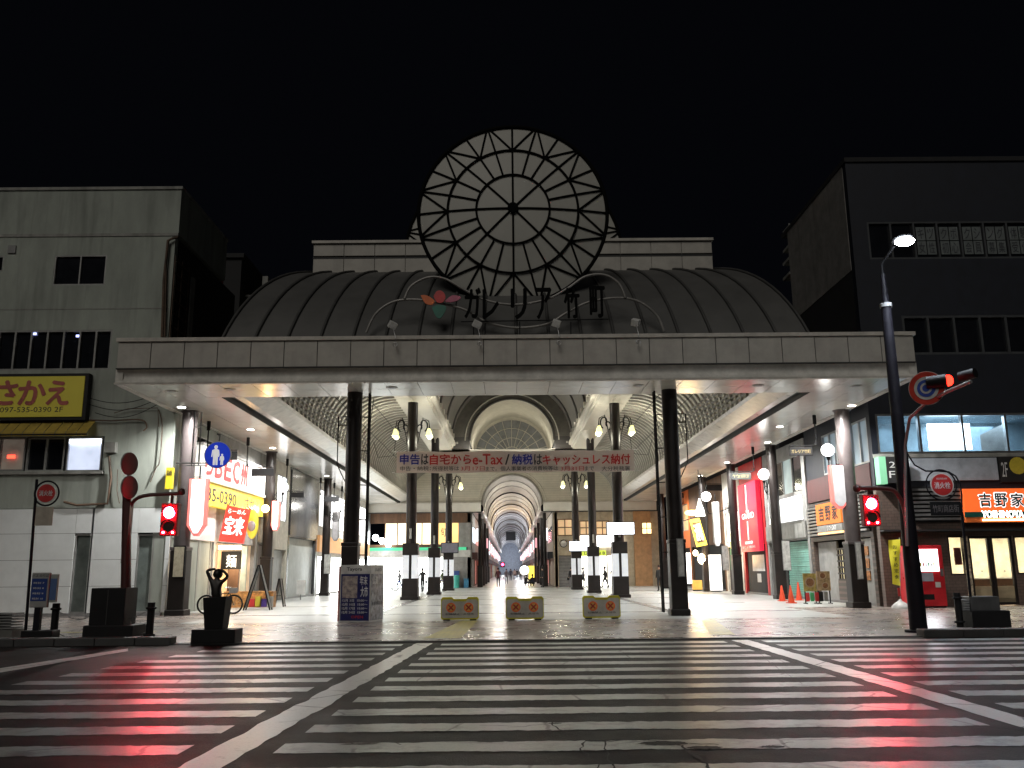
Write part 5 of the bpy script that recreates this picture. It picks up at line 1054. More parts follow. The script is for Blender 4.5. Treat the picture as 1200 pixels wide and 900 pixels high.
# ---- three barriers
M_bar = mat('barrier_grey_panel', (.46, .44, .38), .5, dirt=.3); M_bory = mat('barrier_yellow', (.55, .50, .02), .5, dirt=.3); M_bor = mat('barrier_orange', (.85, .13, .02), .5)
def barrier(label, loc, grp='parking barriers across the arcade mouth'):
    t = thing('traffic_barrier', label, 'barrier', loc, 0, grp); w_ = .6
    out = [(-w_, .08), (-w_+.05, .03), (w_-.05, .03), (w_, .08), (w_, .66), (w_-.05, .72), (.26, .72), (.2, .66), (-.2, .66), (-.26, .72), (-w_+.05, .72), (-w_, .66)]
    MB().prism(out, (0, -.12, 0), (1, 0, 0), (0, 0, 1), .24).build('barrier_frame', M_bory, t, local=True)
    MB().prism([(x*.955, .08+(z-.03)*.88) if z < .6 else (x*.955, z-.07) for x, z in out], (0, -.127, 0), (1, 0, 0), (0, 0, 1), .005).build('face_panel', M_bar, t, local=True)
    for x in (-.28, .28):
        r_ = MB().cyl((x, -.133, .40), (x, -.128, .40), .15, n=24).build('orange_disc', M_bor, t, local=True); MB().cyl((x, -.136, .40), (x, -.134, .40), .115, n=24).build('inner_disc', mat('amber_disc', (.65, .33, .08), .5), r_, local=True)
        for a_ in (.785, -.785):
            d = Vector((math.cos(a_), 0, math.sin(a_)))*.11; e = Vector((-math.sin(a_), 0, math.cos(a_)))*.022; c = Vector((x, -.140-(.003 if a_ > 0 else 0), .40))
            MB().add([c-d-e, c+d-e, c+d+e, c-d+e], [(0, 1, 2, 3)]).build('cross_bar', mat('dark_red_cross', (.35, .03, .02), .5), r_, local=True)
    text('駐輪禁止   大分市', M_letter_dk, t, Vector(loc)+Vector((0, -.134, .2)), (1, 0, 0), (0, 0, 1), .9, .06, 'lettering', .002, .01)
    for x in (-.42, .42): MB().box(x-.1, x+.1, -.16, .16, 0, .04).build('foot', M_black, t, local=True)
barrier('grey barrier with two orange crossed discs, nearest the kiosk', tuple(G(539, 727)*1.0)); barrier('middle grey barrier with two orange crossed discs and yellow corners', tuple(G(615, 726.5))); barrier('grey barrier with orange crossed discs, nearest the right front column', tuple(G(705, 725)))

# ---- traffic lights and poles
M_pole = mat('dark_red_pole', (.06, .02, .018), .4); M_dpole = mat('dark_blue_pole', (.012, .011, .015), .5, spec=.12)
def ped_signal(t, c, k=1.0):
    """housing with a lit red lamp above a dark one, hung at c (top centre)"""
    x, y, z = c; h = MB().box(x-.2*k, x+.2*k, y-.1, y+.12, z-.76*k, z).build('signal_housing', mat('signal_housing_glow_tint', (.40, .02, .03), .5), t, bevel=.02)  # red glow of the lens is put into the housing colour
    MB().cyl((x, y-.10, z-.22*k), (x, y-.115, z-.22*k), .13*k, n=24).build('red_lens', E_redl, h); MB().cyl((x, y-.10, z-.55*k), (x, y-.112, z-.55*k), .12*k, n=24).build('dark_lens', mat('dark_green_lens', (.02, .05, .04), .2), h)
    for zz in (.22, .55): MB().tube([Vector((x+.155*k*math.cos(a_), y-.17, z-zz*k+.155*k*math.sin(a_))) for a_ in [i*math.pi/10 for i in range(11)]], .02, 5).build('visor', M_black, h)
    for s in (-.11, .11): MB().cyl((x+s*k, y-.10, z-.68*k), (x+s*k, y-.114, z-.68*k), .025, n=10).build('pilot_lamp', E_redl, h)
    lamp('SPOT', (x, y-.25, z-.22*k), 40, (1, .02, .05), .14, 120, (0, -1, -.25)); lamp('POINT', (x, y-.5, z-.3*k), 5, (1, .03, .05), .1)
g = G(147, 751); t = thing('pedestrian_signal', 'dark red signal pole with a hanging red light on a curved arm, left kerb', 'traffic light', (g.x, g.y, 0)); Yp = g.y
ptop = W(151, 580, Yp); MB().cyl((g.x, Yp, 0), (ptop.x-.05, Yp, ptop.z), .13, .10, n=14).build('pole', M_pole, t); MB().cyl((ptop.x-.05, Yp, ptop.z), (ptop.x-.05, Yp, W(151, 530, Yp).z), .03, n=8).build('pole_tip', M_pole, t)
MB().tube([W(x, y, Yp) for x, y in smooth([(150, 620), (151, 600), (158, 586), (172, 580.5), (195, 579), (213, 578)])], .045, 8).ball(W(213, 576.5, Yp), .09).build('arm', M_pole, t)
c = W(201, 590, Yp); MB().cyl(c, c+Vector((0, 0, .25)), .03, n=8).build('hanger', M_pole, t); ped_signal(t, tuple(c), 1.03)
MB().box(g.x-.22, g.x-.1, Yp-.1, Yp+.1, W(150, 660, Yp).z, W(150, 588, Yp).z).build('side_plate', M_pole, t)
for i, py in enumerate((543.5, 571)):
    c = W(151.5, py, Yp-.1); d = Vector((math.cos(-.32), math.sin(-.32), 0)); MB().cyl(c, c+d*.03, .27, n=28).build('round_sign_back', mat('rusty_sign_back', (.10, .04, .035), .6), t); MB().tube([c+Vector((-d.y*.27*math.cos(a_), d.x*.27*math.cos(a_), .27*math.sin(a_))) for a_ in [k*.3142 for k in range(20)]], .02, 5, True).build('sign_rim', M_grey, t)
# right: tall lamp post with signal arm, road sign arm and street light
g = G(1077, 741); Yp = g.y; t = thing('street_lamp_post', 'tall dark post with a glowing street light and a red pedestrian signal arm, right kerb', 'street lamp', (g.x, Yp, 0))
zt = W(1035, 330, Yp).z
MB().cyl((g.x, Yp, 0), (g.x, Yp, W(1040, 358, Yp).z), .205, .12, n=18).cyl((g.x, Yp, W(1040, 358, Yp).z), (g.x, Yp, zt+.2), .09, .06, n=12).build('post', M_dpole, t); zc_ = W(1040, 358, Yp).z
MB().cyl((g.x, Yp, zc_-.05), (g.x, Yp, zc_+.05), .15, n=16).build('collar', M_grey, t); MB().cyl((g.x, Yp, 0), (g.x, Yp, .06), .32, n=18).build('base_flange', M_dpole, t)
hd = W(1060, 283, Yp-1.2)
MB().tube([(g.x, Yp, zt), (g.x, Yp, zt+.5), tuple(hd+Vector((0, .5, .12)))], .04, 8).build('lamp_arm', M_black, t)
lh = MB().ball(hd+Vector((0, .15, .12)), .30, 16, 8, (.8, 1.2, .3)).build('lamp_head', M_black, t); MB().ball(hd, .26, 16, 8, (.9, .8, .35)).build('lamp_glass', emit('street_light_glass', (.85, .93, 1), 160, 0), lh)
lamp('SPOT', tuple(hd+Vector((0, -.1, -.3))), 900, (.8, .9, 1), .2, 150, (0, -.2, -1))
MB().tube([W(x, y, Yp-.12) for x, y in smooth([(1064, 640), (1060, 600), (1052, 580), (1040, 573), (1004, 572)])], .055, 8).ball(W(1004, 572.5, Yp-.12), .1).build('signal_arm', M_pole, t)
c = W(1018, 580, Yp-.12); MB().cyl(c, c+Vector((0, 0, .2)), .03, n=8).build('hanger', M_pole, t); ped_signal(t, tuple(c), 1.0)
# arm reaching out over the road with the second signal
Y2 = Yp-1.9
pts = [W(1063, 640, Yp-.2), W(1061, 580, Yp-.2), W(1061, 520, Yp-.25), W(1066, 490, Yp-.5), W(1085, 472, Yp-1.2), W(1110, 459, Y2-.2), W(1138, 447, Y2-.9)]
P2_ = []
for i in range(len(pts)-1): P2_ += [pts[i].lerp(pts[i+1], k/4) for k in range(4)]
MB().tube(P2_+[pts[-1]], .04, 8).build('long_arm', M_grey, t)
c = W(1110, 446, Y2); h = MB().cyl(c+Vector((-.35, .25, 0)), c+Vector((.0, 0, 0)), .15, .16, n=18).build('signal_housing', M_black, t)
nv = Vector((.25, -1, -.1)).normalized(); MB().cyl(c+nv*.02, c+nv*.05, .13, n=24).build('red_lens', emit('red_road_lens', (1, .02, .01), 8, 0), h); MB().cyl(W(1125, 442, Y2), W(1143, 437, Y2-.3), .12, n=12).build('signal_housing', M_black, t)
# turned road sign
c = W(1086, 455, Y2+.3); t = thing('no_parking_sign', 'round red-rimmed sign with blue centre seen at an angle beside the right signal', 'road sign', tuple(c)); nv = Vector((-.62, -.78, -.12)).normalized(); rt = nv.cross(Vector((0, 0, 1))).normalized()*-1; up = rt.cross(nv)*-1
def disc(r, o, m, nm, n=36, r0=0): MB().cyl(c+nv*o, c+nv*(o+.012), r, n=n).build(nm, m, t)
disc(.40, 0, M_white, 'sign_plate'); disc(.385, .013, mat('sign_red', (.6, .06, .04), .4), 'red_rim'); disc(.27, .026, M_white, 'white_ring'); disc(.20, .039, mat('sign_blue', (.05, .10, .45), .4), 'blue_centre'); disc(.13, .052, M_white, 'inner_mark'); disc(.08, .065, mat('sign_blue', (.05, .10, .45), .4), 'inner_dot')
# hydrant signs
def hydrant(name, label, base, cpx, R_, Yh, plate=None, lean=0):
    c = W(*cpx, Yh); t = thing(name, label, 'sign', tuple(base)); top = c.z+R_
    MB().cyl((base[0], base[1], 0), (c.x-R_*1.15 if lean else c.x, Yh+.04, top+.1), .035, n=10).build('pole', M_dpole, t)
    MB().tube([c+Vector((R_*1.22*math.cos(a_), .03, R_*1.22*math.sin(a_))) for a_ in [k*math.pi*2/28 for k in range(28)]], .022, 6, True).build('hoop', M_dpole, t)
    MB().cyl(c, c+Vector((0, .02, 0)), R_, n=36).build('white_rim', M_white, t); MB().cyl(c+Vector((0, -.006, 0)), c+Vector((0, -.001, 0)), R_*.9, n=36).build('red_face', M_red, t)
    text('消火栓', M_letter_wh, t, c+Vector((0, -.008, 0)), (1, 0, 0), (0, 0, 1), R_*1.35, R_*.55, 'lettering', .003, .03); return t, c
gb = G(29, 753); t, c = hydrant('hydrant_sign', 'round red hydrant sign with hoop and small plate on a thin leaning pole, left kerb', (gb.x, gb.y, 0), (54, 578), .24, gb.y, lean=1)
a = R(('f', gb.y), 42, 62, 594, 616); MB().box(a[0], a[1], gb.y-.02, gb.y, a[2], a[3]).build('plate', mat('tan_plate', (.45, .40, .33), .6, dirt=.5), t)
gb = G(1141, 735); Yh = gb.y-.1; c = W(1104, 568, Yh); t = thing('hydrant_sign', 'round red hydrant sign with dark company plate in front of the beef bowl shop', 'sign', (gb.x, gb.y, 0))
MB().cyl((gb.x, gb.y, 0), W(1127, 600, Yh+.05), .035, n=10).tube([W(x, y, Yh+.05) for x, y in [(1127, 608), (1127, 580), (1125, 567), (1120, 558), (1112, 553), (1098, 552), (1085, 552), (1072, 545), (1062, 530)]], .022, 6).build('pole', M_dpole, t)
MB().tube([c+Vector((.40*math.cos(a_), .05, .40*math.sin(a_))) for a_ in [k*math.pi*2/28 for k in range(28)]], .02, 6, True).build('hoop', M_dpole, t)
MB().cyl(c, c+Vector((0, .02, 0)), .31, n=36).build('white_rim', M_white, t); MB().cyl(c+Vector((0, -.006, 0)), c+Vector((0, -.001, 0)), .28, n=36).build('red_face', M_red, t); text('消火栓', M_letter_wh, t, c+Vector((0, -.008, -.02)), (1, 0, 0), (0, 0, 1), .42, .17, 'lettering', .003, .03); text('指定消防水利', M_letter_wh, t, c+Vector((0, -.008, .16)), (1, 0, 0), (0, 0, 1), .28, .05, 'lettering', .003)
a = R(('f', Yh), 1090, 1126, 588, 604); MB().box(a[0], a[1], Yh-.02, Yh, a[2], a[3]).build('plate', M_black, t); ftext('竹町商店街', mat('dull_letters', (.16, .14, .14), .5), t, ('f', Yh), a[0]+.06, a[1]-.06, a[2]+.08, a[3]-.08, .022, depth=.003, bold=.02)

# ---- left kerb furniture
g = G(48, 753); t = thing('map_board_sign', 'grey information board with blue panel on a post and black block base', 'information board', (g.x, g.y, 0)); Yk = g.y
a = R(('f', Yk), 37, 58, 671, 712); MB().box(a[0], a[1], Yk-.05, Yk+.05, a[2], a[3]).build('board', M_greyw, t, bevel=.02); b_ = R(('f', Yk), 38, 56, 678, 704); MB().box(b_[0], b_[1], Yk-.06, Yk-.051, b_[2], b_[3]).build('blue_panel', mat('deep_blue_panel', (.02, .05, .22), .4), t)
a2 = R(('f', Yk), 58, 67, 673, 706); MB().box(a2[0]-.03, a2[1], Yk-.0, Yk+.05, a2[2], a2[3]).build('side_board', mat('pale_side_board', (.3, .32, .3), .5), t); a2 = R(('f', Yk), 58.5, 66, 678, 703); MB().box(a2[0], a2[1], Yk-.01, Yk-.001, a2[2], a2[3]).build('blue_panel', mat('mid_blue_panel', (.08, .14, .30), .4), t)
x_ = (a[0]+a[1])/2; MB().box(x_-.07, x_+.07, Yk-.06, Yk+.06, .25, a[2]).build('post', M_dpole, t); MB().box(a[0]-.05, a[1]+.25, Yk-.2, Yk+.2, 0, .28).build('base_block', M_black, t, bevel=.02); text('バス のりば', M_letter_dk, t, Vector((x_, Yk-.052, a[3]-.07)), (1, 0, 0), (0, 0, 1), .38, .07, 'lettering', .002, .02)
for k in range(4): text('時刻 %d' % (7+k), M_letter_wh, t, Vector((x_-.02, Yk-.062, b_[3]-.1-.12*k)), (1, 0, 0), (0, 0, 1), .25, .05, 'lettering', .002)
def bollard(px, py, label, h=None, ph=40):
    g = G(px, py); h = ph/ (FPX/g.y)*1.0; t = thing('bollard', label, 'bollard', (g.x, g.y, 0), 0, 'chain bollards along the kerb')
    MB().cyl((0, 0, 0), (0, 0, h), .085, n=14).build('post', M_black, t, local=True); MB().lathe((0, 0, h-.16), [(.085, 0), (.12, .01), (.12, .05), (.085, .06)], 14).lathe((0, 0, .1), [(.085, 0), (.13, .01), (.13, .05), (.085, .06)], 14).build('ring', M_black, t, local=True); return g, h
b1, h1_ = bollard(62, 752, 'black bollard right of the blue information board', ph=42); b2, h2_ = bollard(174.5, 751, 'black bollard between the signal pole and the statue', ph=42); b3, h3_ = bollard(1125.5, 735, 'black bollard left of the low stone bench, right kerb', ph=38)
cb = thing('kerb_chain', 'thin chains sagging between the black bollards on the left kerb', 'chain', (b1.x, b1.y, .3))
for zz in (.68, .2): MB().tube([Vector((b1.x+(b2.x-b1.x)*k/20, b1.y+(b2.y-b1.y)*k/20, zz-.18*math.sin(math.pi*k/10)**2)) for k in range(21)], .013, 5).build('chain', M_grey, cb)
g = G(125, 752); t = thing('utility_cabinet', 'large black utility cabinet on a plinth beside the left signal pole', 'cabinet', (g.x, g.y, 0))
a = R(('f', g.y-.2), 105, 146, 689, 735); MB().box(a[0], a[1], g.y-.2, g.y+.5, a[2], a[3]).build('cabinet_box', M_black, t, bevel=.02); a2 = R(('f', g.y-.3), 96, 155, 733, 751.5); MB().box(a2[0], a2[1], g.y-.3, g.y+.6, 0, a2[3]).build('plinth', M_black, t, bevel=.02); MB().box(a[0]-.02, a[1]+.02, g.y-.22, g.y-.2, a[2]+.0, a[2]+.03).build('seam', M_grey, t)
MB().box((a[0]+a[1])/2-.01, (a[0]+a[1])/2+.01, g.y-.206, g.y-.2, a[2]+.05, a[3]-.05).build('door_gap', M_slot, t)
g = G(2, 753); t = thing('louvred_box', 'low grey slatted box at the left edge of the pavement', 'utility box', (g.x, g.y, 0)); a = R(('f', g.y), -14, 17, 719, 738)
MB().box(a[0], a[1]-.35, g.y-.1, g.y+.5, a[2], a[3]).build('box_body', M_black, t)
for k in range(6): MB().box(a[1]-.33, a[1], g.y-.05, g.y+.4, a[2]+.02+.065*k, a[2]+.05+.065*k).build('slat', M_grey, t)
MB().box(a[0], a[1]+.02, g.y-.12, g.y+.5, 0, a[2]).build('plinth', mat('dim_stone', (.12, .12, .11), .7), t)
# right kerb bench
g = G(1160, 735); t = thing('stone_bench', 'low dark stone block bench with slatted end on the right kerb', 'bench', (g.x, g.y, 0)); a = R(('f', g.y), 1138, 1172, 699, 718); MB().box(a[0], a[1], g.y, g.y+.5, .3, a[3]).build('bench_block', mat('dark_stone', (.07, .07, .07), .5, var=.3), t, bevel=.02); a2 = R(('f', g.y), 1137, 1182, 717, 735); MB().box(a2[0], a2[1], g.y-.12, g.y+.6, 0, .42).build('plinth', M_black, t, bevel=.02)
for k in range(5): MB().box(a[0]-.2, a[0]-.02, g.y+.05, g.y+.45, .42+.06*k, .45+.06*k).build('slat', M_grey, t)

# ---- skinned figures
def figure(V, E, rads, mats, pick, name, parent, levels=1):
    me = bpy.data.meshes.new('f'); me.from_pydata([Vector(v) for v in V], E, []); o = bpy.data.objects.new('f', me); COL.objects.link(o)
    sk = o.modifiers.new('s', 'SKIN'); sk.use_smooth_shade = True
    for i, r in enumerate(rads):
        d = me.skin_vertices[0].data[i]; d.radius = (r, r) if not isinstance(r, tuple) else r; d.use_root = i == 0
    ss = o.modifiers.new('ss', 'SUBSURF'); ss.levels = levels; ss.render_levels = levels
    bpy.context.view_layer.update(); m2 = bpy.data.meshes.new_from_object(o.evaluated_get(bpy.context.evaluated_depsgraph_get())); bpy.data.objects.remove(o); m2.name = name
    m2.materials.clear()
    for m in mats: m2.materials.append(m)
    for p in m2.polygons: p.material_index = pick(p.center); p.use_smooth = True
    r = bpy.data.objects.new(name, m2); COL.objects.link(r); r.parent = parent; return r
M_skin = mat('skin', (.45, .28, .20), .6); M_hair = mat('dark_hair', (.015, .012, .01), .6)
CL = {'black': (.015, .015, .018), 'navy': (.02, .025, .06), 'maroon': (.10, .02, .03), 'grey': (.22, .22, .24), 'white': (.5, .5, .5), 'beige': (.35, .30, .22), 'green': (.10, .14, .06), 'yellow': (.5, .42, .05)}
def person(px, py, label, coat='black', legs='black', pose='walk', rz=0, h=1.68, bag=False, group='people in the arcade'):
    g = G(px, py); k = h/1.70; t = thing('person', label, 'person', (g.x, g.y, 0), rz, group)
    if pose == 'squat':
        V = [(0, -.1, .32), (0, -.06, .48), (0, .02, .68), (0, .07, .82), (0, .09, .90), (0, .11, 1.0), (0, .11, 1.08)]
        L_ = [[(s*.09, -.1, .30), (s*.16, .28, .46), (s*.14, .12, .10), (s*.15, .26, .04)] for s in (-1, 1)]; A_ = [[(s*.17, .05, .77), (s*.25, .18, .56), (s*.13, .36, .52), (s*.10, .44, .50)] for s in (-1, 1)]; zl, zs = .42, .06; hz = (.11, 1.04)
    else:
        w_ = 1 if pose == 'walk' else .15
        V = [(0, 0, .95), (0, 0, 1.10), (0, .01, 1.28), (0, .01, 1.42), (0, .02, 1.50), (0, .035, 1.58), (0, .03, 1.66)]
        L_ = [[(s*.09, 0, .90), (s*.10, s*.16*w_+.03, .50), (s*.10, s*.27*w_-.04, .09), (s*.11, s*.27*w_+.12, .035)] for s in (-1, 1)]
        A_ = [[(s*.17, .0, 1.38), (s*.24, -s*.12*w_-.02, 1.12), (s*.23, -s*.2*w_+.08, .88), (s*.22, -s*.2*w_+.12, .80)] for s in (-1, 1)]; zl, zs = .86, .07; hz = (.03, 1.62)
        if pose == 'point': A_[0] = [(-.17, 0, 1.38), (-.36, .08, 1.30), (-.56, .16, 1.33), (-.64, .18, 1.34)]
    VV = list(V); E = [(i, i+1) for i in range(6)]; rr_ = [.15, .13, (.17, .11), .075, .055, .085, .07]
    for L in L_: b = len(VV); VV += L; E += [(0, b), (b, b+1), (b+1, b+2), (b+2, b+3)]; rr_ += [.10, .07, .05, .045]
    for L in A_: b = len(VV); VV += L; E += [(2, b), (b, b+1), (b+1, b+2), (b+2, b+3)]; rr_ += [.065, .055, .038, .035]
    hand = [A_[0][3], A_[1][3]]
    def pick(c):
        if c.z > hz[1]-.15: return 2
        if any((c-Vector(q)*1).length < .1 for q in hand): return 2
        return 3 if c.z < zs else 1 if c.z < zl and abs(c.x) < .21 else 0
    o = figure(VV, E, rr_, [mat('cloth_'+coat, CL[coat], .8), mat('cloth_'+legs, CL[legs], .8), M_skin, M_black], pick, 'body', t); o.scale = (k, k, k)
    hr = MB().ball((0, hz[0]-.015, hz[1]+.025), .105, 12, 8, (.92, 1.02, 1.1)).build('hair', M_hair, t, local=True); hr.scale = (k, k, k)
    if bag: MB().box(.22, .34, -.1, .18, .62*k, .85*k).build('bag', M_black, t, local=True, bevel=.03)
    return t
person(584, 688, 'person in a dark maroon jacket walking down the middle of the arcade', 'maroon', 'black', 'walk', math.pi, 1.72)
person(593.5, 684.5, 'person in a grey coat walking just behind the maroon jacket', 'grey', 'grey', 'walk', math.pi, 1.65, True)
person(598.5, 680.5, 'distant person in navy walking mid-street', 'navy', 'black', 'walk', 0); person(603, 679.5, 'distant person in white top, left of a dark pair', 'white', 'black', 'walk', 0); person(605.8, 679, 'distant person in black beside the one in white', 'black', 'black', 'walk', 0)
person(616.5, 687, 'person squatting by the right kerb of the street, left of the squatting pair', 'black', 'navy', 'squat', -.6, group='people squatting by the bright stall'); person(624.5, 687, 'person squatting beside the yellow lit board, right of the squatting pair', 'navy', 'black', 'squat', .4, group='people squatting by the bright stall')
person(636, 688.5, 'dark-clothed person standing at the right street column', 'black', 'black', 'stand', 2.0, 1.75); person(652.8, 684.8, 'person in navy standing with one arm out before the grey shutter', 'navy', 'navy', 'point', math.pi, 1.72)
person(669.8, 688.5, 'person in black standing left of the far right inner column', 'black', 'grey', 'stand', 2.6, 1.7, True); person(684, 687.5, 'person walking past the lit corner shop in grey', 'grey', 'black', 'walk', 1.6); person(689, 687, 'person in yellow top beside the lit corner shop', 'yellow', 'black', 'stand', 2.4)
person(709.5, 689, 'person in a long black coat walking in front of the bright entrance', 'black', 'black', 'walk', 1.4, 1.74, True); person(719, 688, 'person in a white jacket behind the near right inner column', 'white', 'black', 'stand', 3.0, 1.72); person(773.5, 693, 'person in black standing beside the right front column', 'black', 'black', 'stand', 2.4, 1.75)
person(495, 694, 'person in black leaning beside the near left inner column, seen from behind', 'black', 'black', 'walk', .3, 1.72, True); person(468, 690, 'person in grey with a bicycle left of the near left inner column', 'grey', 'black', 'walk', 1.5, 1.6); person(518, 690, 'person in green behind a bicycle near the store glow', 'green', 'beige', 'walk', 1.5, 1.6)

person(661, 684, 'small dark figure walking just right of the pointing person', 'grey', 'black', 'walk', 1.2, 1.6); person(697, 686.5, 'person in beige coat crossing before the white glow', 'beige', 'black', 'walk', -1.4, 1.65)
person(482.5, 688, 'person in navy standing deep left near the store glow', 'navy', 'black', 'stand', 1.0, 1.66); person(501, 687.5, 'person in maroon walking before the convenience store', 'maroon', 'black', 'walk', 1.4, 1.62); person(610, 680.5, 'distant person in grey at the right of the mid-street group', 'grey', 'black', 'walk', 0)
# ---- statue on its plinth
g = G(253, 753); Ys = g.y; t = thing('torso_statue', 'dark bronze nude torso with arms raised over the head on a black plinth', 'statue', (g.x, Ys, 0))
M_br = mat('dark_bronze', (.018, .015, .013), .4, .4)
a = R(('f', Ys), 228, 279, 738, 753); MB().box(a[0], a[1], Ys-.25, Ys+.35, 0, .30).build('base_slab', M_black, t, bevel=.015)
a = R(('f', Ys), 240, 267, 700, 738); x0, x1 = a[0], a[1]; MB().add([(x0+.06, Ys-.16, .3), (x1-.06, Ys-.16, .3), (x1-.06, Ys+.28, .3), (x0+.06, Ys+.28, .3), (x0, Ys-.2, a[3]), (x1, Ys-.2, a[3]+.03), (x1, Ys+.3, a[3]), (x0, Ys+.3, a[3]-.03)], [(0, 3, 2, 1), (4, 5, 6, 7), (0, 1, 5, 4), (1, 2, 6, 5), (2, 3, 7, 6), (3, 0, 4, 7)]).build('plinth', M_black, t, bevel=.01)
P_ = lambda x, y, dy=0: W(x, y, Ys+dy)-Vector((g.x, Ys, 0))
V = [P_(254, 699), P_(253.5, 692), P_(253.5, 685), P_(254, 679.5), P_(255, 675.5), P_(255.5, 671), P_(255.5, 668.5)]; E = [(i, i+1) for i in range(6)]; rr_ = [(.17, .12), .105, (.15, .10), .06, .05, .085, .06]
for L in ([P_(248.5, 682), P_(245, 675), P_(242.5, 669), P_(247, 667.2), P_(253, 666.8)], [P_(259, 682), P_(263, 680), P_(267, 675), P_(263, 670), P_(258, 667)]):
    b_ = len(V); V += L; E += [(2, b_)]+[(b_+i, b_+i+1) for i in range(4)]; rr_ += [.055, .045, .04, .032, .03]
for s in (-1, 1): b_ = len(V); V += [P_(254+s*4, 702)]; E += [(0, b_)]; rr_ += [.10]
figure(V, E, rr_, [M_br], lambda c: 0, 'torso', t, 2); hc = P_(255.5, 672.5, .04); MB().ball(hc, .115, 14, 10, (.95, 1, 1.05)).build('hair', M_br, t, local=True)

# ---- bicycle behind the statue, and two by the inner columns
def bicycle(px, py, label, rz=0, k=1.0):
    g = G(px, py); t = thing('bicycle', label, 'bicycle', (g.x, g.y, 0), rz, 'parked bicycles'); r = .32*k; X = (-.5*k, .5*k)
    for x in X:
        w_ = MB().tube([(x+r*math.cos(a_), 0, r+.02+r*math.sin(a_)) for a_ in [i*math.pi/14 for i in range(28)]], .036, 6, True).build('wheel', M_black, t, local=True); sp = MB()
        for i in range(12): a_ = i*math.pi/6; sp.cyl((x, 0, r+.02), (x+r*math.cos(a_), 0, r+.02+r*math.sin(a_)), .004, n=4)
        sp.build('spokes', M_chrome, w_, local=True)
    bb = (-.05, 0, .3); st_ = (-.2, 0, .75); hdp = (.33, 0, .78)
    mb = MB()
    for a_, b_ in ((bb, st_), (bb, hdp), (st_, hdp), ((X[0], 0, r), bb), ((X[0], 0, r), st_), ((X[1], 0, r), (.34, 0, .82))): mb.cyl(a_, b_, .018, n=6)
    mb.build('frame', M_blue if rz else M_black, t, local=True); MB().tube([(.2, -.25, .98), (.33, -.22, 1.0), (.34, 0, .95), (.33, .22, 1.0), (.2, .25, .98)], .014, 6).cyl((.34, 0, .8), (.34, 0, .96), .016, n=6).build('handlebar', M_chrome, t, local=True)
    MB().cyl((-.2, 0, .75), (-.23, 0, .88), .015, n=6).ball((-.23, 0, .9), .12, 10, 6, (1.1, .6, .35)).build('saddle', M_black, t, local=True)
    MB().box(.38, .62, -.15, .15, .78, .98).build('basket', M_grey, t, local=True)
bicycle(257, 719.5, 'black bicycle parked behind the torso statue', 0, 1.05); bicycle(470, 692, 'bicycle standing left of the near left inner column', .4); bicycle(517, 691.5, 'bicycle beside the far left inner column', .3)

# ---- noodle shop signs and stall
t = thing('red_noodle_sign', 'tilted red lit sign with white brush writing over the stall', 'lit sign', tuple(W(272, 615, 40)))
Yn = 39.6; V_ = [W(x, y, Yn) for x, y in ((256, 634), (284, 637), (292, 597), (266, 592))]; dpt = Vector((0, .25, 0))
MB().add(V_+[v+dpt for v in V_], [(0, 1, 2, 3), (7, 6, 5, 4), (0, 4, 5, 1), (1, 5, 6, 2), (2, 6, 7, 3), (3, 7, 4, 0)]).build('sign_box', emit('red_lit_face', (1, .06, .04), .7, .2, 2), t)
cc = sum(V_, Vector())/4; ex_ = (V_[1]-V_[0]).normalized(); ez_ = (V_[3]-V_[0]).normalized()
text('宝来', E_softwhite, t, cc+ez_*-.05+Vector((0, -.01, 0)), ex_, ez_, .85, .8, 'lettering', .01, .05); text('らーめん', E_softwhite, t, cc+ez_*.58+Vector((0, -.01, 0)), ex_, ez_, .8, .2, 'lettering', .01, .03)
for v in V_[2:]: MB().cyl(v+dpt, v+Vector((-.3, .6, .2)), .025, n=6).build('bracket', M_black, t)
c = W(296, 614, 40.5); t = thing('yellow_oval_sign', 'yellow oval sign with grey middle behind the red noodle sign', 'sign', tuple(c)); MB().ball(c, .5, 20, 12, (.55, .2, 1.35)).build('oval_board', emit('yellow_oval', (.9, .75, .08), .4, .1), t); MB().ball(c+Vector((-.02, -.08, -.1)), .3, 16, 10, (.6, .2, .8)).build('grey_patch', M_greyw, t); MB().cyl(c+Vector((0, .08, .4)), c+Vector((-.8, .1, .4)), .025, n=6).build('bracket', M_black, t)
t = thing('noodle_stall', 'lit stall with tube light, dark board, wooden door and patterned counter', 'stall', tuple(G(270, 714)))
Yn = 40.2
def qb(nm, m, x0, x1, y0, y1, Y=Yn, d=.12): a = R(('f', Y), x0, x1, y0, y1); return MB().box(a[0], a[1], Y, Y+d, max(0, a[2]), a[3]).build(nm, m, t)
qb('tube_light', emit('stall_tube', (1, .8, .5), 9, 0), 256, 282, 639, 644, 40.0); k_ = qb('dark_board', M_black, 259, 282, 646, 667); a = R(('f', Yn), 265, 277, 650, 665); ftext('麺', E_softwhite, k_, ('f', Yn), *a, .005); qb('wooden_door', M_brown, 266, 279, 667, 700); qb('warm_glow', emit('stall_glow', (1, .62, .3), 1.2, .5, 2), 254, 266, 646, 700, 40.4); qb('pale_curtain', mat('pale_green_curtain', (.45, .5, .42), .6), 282, 288, 640, 705)
qb('counter', mat('patterned_counter', (.65, .3, .08), .5, var=.49, scale=6, dark=(.12, .05, .02)), 262, 320, 693, 712, 39.2, .5); lamp('POINT', tuple(W(268, 660, 39.5)), 90, (1, .75, .45), .3)
for k in range(4):
    o = qb('goods_box', [M_red, M_yellow, mat('purple_sheet', (.1, .05, .3), .5), M_white][k], 292+7*k, 298+7*k, 702-3*(k % 2), 711, 39.0, .2)
lamp('POINT', tuple(W(308, 597, 45.0)), 160, (1, .55, .25), .15)
